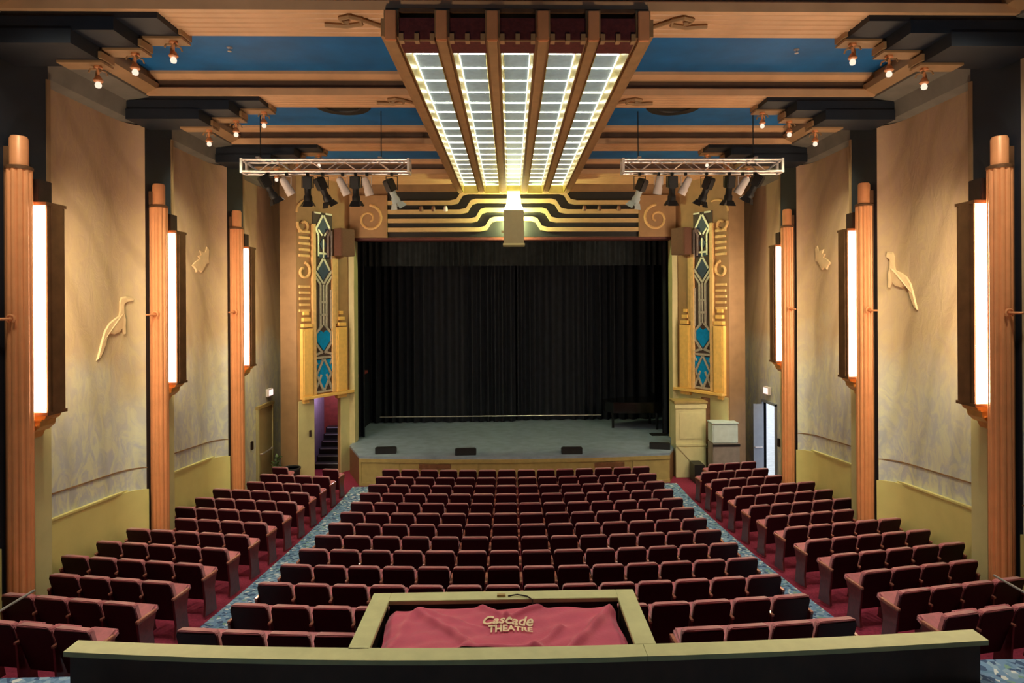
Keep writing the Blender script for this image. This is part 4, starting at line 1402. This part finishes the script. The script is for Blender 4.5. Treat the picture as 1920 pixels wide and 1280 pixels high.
# ------------------------------------------------------------------ rear parapet and sound booth
def build_parapet():
    root = empty('parapet', (0, 6.38, PLAT - 0.6))
    tag(root, 'dark low parapet wall with a cream capping, behind the last seats', 'parapet')
    bow = lambda x: (0.17 if x > 0 else 0.27) * (x / 4.5) ** 2

    def strip(x0, x1, d0, d1, z0, z1):
        n = 14
        v, f = [], []
        for i in range(n + 1):
            x = x0 + (x1 - x0) * i / n
            v += [(x, bow(x) + d0, z0), (x, bow(x) + d1, z0), (x, bow(x) + d1, z1), (x, bow(x) + d0, z1)]
        for i in range(n):
            p, q = 4 * i, 4 * i + 4
            f += [(p + j, p + (j + 1) % 4, q + (j + 1) % 4, q + j) for j in range(4)]
        f += [(0, 3, 2, 1), (4 * n, 4 * n + 1, 4 * n + 2, 4 * n + 3)]
        return MB().add(v, f)
    strip(-4.62, 4.72, 0.02, 0.20, 0.0, 1.0).build('wall_body', mat('parapet_brown', (0.055, 0.020, 0.012), 0.6, var=0.2, scale=4), root)
    strip(-4.68, 1.22, 0.0, 0.23, 1.0, 1.05).build('capping', M['ledge'], root)
    strip(1.225, 4.80, 0.0, 0.23, 1.0, 1.05).build('capping', M['ledge'], root)
    b = empty('sound_booth', (-0.22, 6.625, 0.88))
    tag(b, 'cream edged open sound booth pit in front of the parapet', 'booth')
    zt = 2.0 - 0.88
    x0, x1, y0, y1, t = -1.56, 1.56, 0.0, 1.26, 0.20
    MB().box(x0, x0 + t - 0.04, y0, y1, -0.1, zt - 0.05).build('side_wall', M['wood_dark'], b)
    MB().box(x1 - t + 0.04, x1, y0, y1, -0.1, zt - 0.05).build('side_wall', M['wood_dark'], b)
    MB().box(x0 + t, x1 - t, y1 - t + 0.04, y1, -0.1, zt - 0.05).build('front_wall', M['wood_dark'], b)
    MB().box(x0 - 0.02, x0 + t, y0 + 0.0, y1 + 0.02, zt - 0.05, zt).build('ledge', M['ledge'], b, bevel=0.005)
    MB().box(x1 - t, x1 + 0.02, y0 + 0.0, y1 + 0.02, zt - 0.05, zt).build('ledge', M['ledge'], b, bevel=0.005)
    MB().box(x0 + t, x1 - t, y1 - t, y1 + 0.02, zt - 0.05, zt).build('ledge', M['ledge'], b, bevel=0.005)
    MB().box(x0 + t + 0.1, x1 - t - 0.1, y0 + 0.05, y1 - t - 0.05, 0.90, 0.96).build('desk', M['wood_dark'], b)
    for sx in (x0 + t + 0.14, x1 - t - 0.14):
        MB().box(sx - 0.03, sx + 0.03, y0 + 0.08, y1 - t - 0.08, -0.1, 0.90).build('desk_support', M['wood_dark'], b)
    o = MB().tube([(-0.22 + 0.05, 7.74, 2.012), (-0.22 + 0.16, 7.76, 2.02), (-0.22 + 0.28, 7.72, 2.015), (-0.22 + 0.34, 7.66, 2.0), (-0.22 + 0.34, 7.62, 1.9)], 0.009, 5).build('loose_cable', M['wood_dark'])
    tag(o, 'loose dark cable lying over the cream booth ledge', 'cable')
    o = MB().box(-0.22 - 0.08, -0.22 + 0.02, 7.735, 7.775, 2.001, 2.03).build('cable_clip', M['stage_wood'])
    tag(o, 'small brown clip lying on the cream booth ledge', 'clip')
    # crimson cloth over the desk
    def hz(u, v):
        """cloth height: u 0..1 across, v 0 near .. 1 far"""
        z = 0.035 + 0.03 * math.sin(u * 5.0 + 0.6) * (1 - v)
        def crease(a, b, w_, h):
            (u0, v0), (u1, v1) = a, b
            du, dv = u1 - u0, (v1 - v0)
            L2 = du * du + dv * dv
            t = max(0, min(1, ((u - u0) * du + (v - v0) * dv) / L2))
            d = math.hypot(u - u0 - t * du, (v - v0 - t * dv) * 0.35)
            return h * math.exp(-(d / w_) ** 2)
        z += crease((0.14, 0.85), (0.36, 0.1), 0.024, 0.06)
        z += crease((0.16, 0.9), (0.40, 0.5), 0.02, 0.02)
        z += crease((0.98, 0.9), (0.76, 0.05), 0.024, 0.07)
        z += crease((0.40, 1.0), (0.52, 0.72), 0.02, 0.05) + crease((0.52, 0.72), (0.66, 0.98), 0.02, 0.05)
        z += crease((0.34, 0.02), (0.64, 0.06), 0.022, 0.06)
        z += crease((0.62, 0.1), (0.74, 0.5), 0.018, 0.04)
        z += crease((0.05, 0.1), (0.12, 0.9), 0.02, 0.03)
        z += 0.008 * math.sin(u * 31 + v * 9) + 0.006 * math.sin(u * 17 - v * 23)
        z += 0.02 * (1 - abs(2 * u - 1)) + 0.07 * v
        return z
    cx0, cx1, cy0, cy1, cz = -1.54, 1.10, 6.72, 7.58, 0.88 + 0.96
    cn, cm = 150, 70
    v, f = [], []
    for j in range(cm + 1):
        for i in range(cn + 1):
            u, q = i / cn, j / cm
            x = cx0 + (cx1 - cx0) * u + 0.02 * math.sin(q * 6)
            yy = cy0 + (cy1 - cy0) * q + 0.02 * math.sin(u * 9)
            z = cz + hz(u, q)
            e = min(u, 1 - u, 1 - q)
            if e < 0.03:
                z -= (0.03 - e) * 2.6
            v.append((x, yy, max(z, cz + 0.004)))
    for j in range(cm):
        for i in range(cn):
            a = j * (cn + 1) + i
            f.append((a, a + 1, a + cn + 2, a + cn + 1))
    top = len(v)
    v += [(p[0], p[1], p[2] - 0.004) for p in v]
    f += [tuple(k + top for k in q[::-1]) for q in f]
    c = MB().add(v, f).build('draped_cloth', M['cloth'], smooth=True)
    tag(c, 'crimson cloth with beige lettering spread over the sound booth desk', 'cloth')
    for word, size, yv, uc in (('Cascade', 0.17, 7.18, 0.515), ('THEATRE', 0.115, 7.05, 0.53)):
        cu = bpy.data.curves.new('lettering', 'FONT')
        cu.body = word
        cu.size = size
        cu.align_x = 'CENTER'
        cu.resolution_u = 3
        cu.offset = 0.004
        if word == 'Cascade':
            cu.shear = 0.25
        to = bpy.data.objects.new('lettering', cu)
        COL.objects.link(to)
        bpy.context.view_layer.update()
        me = bpy.data.meshes.new_from_object(to.evaluated_get(bpy.context.evaluated_depsgraph_get()))
        bpy.data.objects.remove(to)
        bm = bmesh.new()
        bm.from_mesh(me)
        bmesh.ops.triangulate(bm, faces=bm.faces[:])
        for _ in range(2):
            bmesh.ops.subdivide_edges(bm, edges=[e for e in bm.edges if e.calc_length() > 0.02], cuts=1)
        X = cx0 + (cx1 - cx0) * uc
        for q in bm.verts:
            x, yy = q.co.x + X, q.co.y * 1.3 + yv
            q.co = (x, yy, cz + hz((x - cx0) / (cx1 - cx0), (yy - cy0) / (cy1 - cy0)) + 0.022)
        bm.to_mesh(me)
        bm.free()
        me.materials.clear()
        me.materials.append(M['letter'])
        link('lettering', me, c)
    # guard rails at the ends of the cross aisle
    for s in (-1, 1):
        g = empty('guard_rail', (s * 5.6, 0, 0))
        tag(g, 'thin grey guard rail on the cross aisle, %s side' % SIDE[s], 'rail', 'cross aisle guard rails')
        MB().tube([(0, 4.6, PLAT + 0.70), (0, 7.55, PLAT + 0.70)], 0.014, 8).build('rail', M['steel_dark'], g, smooth=True)
        for yy in (4.7, 6.1):
            MB().tube([(0, yy, PLAT), (0, yy, PLAT + 0.70)], 0.014, 8).build('post', M['steel_dark'], g)


M['ledge'] = mat('cream_ledge_paint', (0.48, 0.47, 0.25), 0.5, var=0.08, scale=6)
M['steel_dark'] = mat('dull_steel', (0.22, 0.22, 0.22), 0.5, 0.5)
build_parapet()
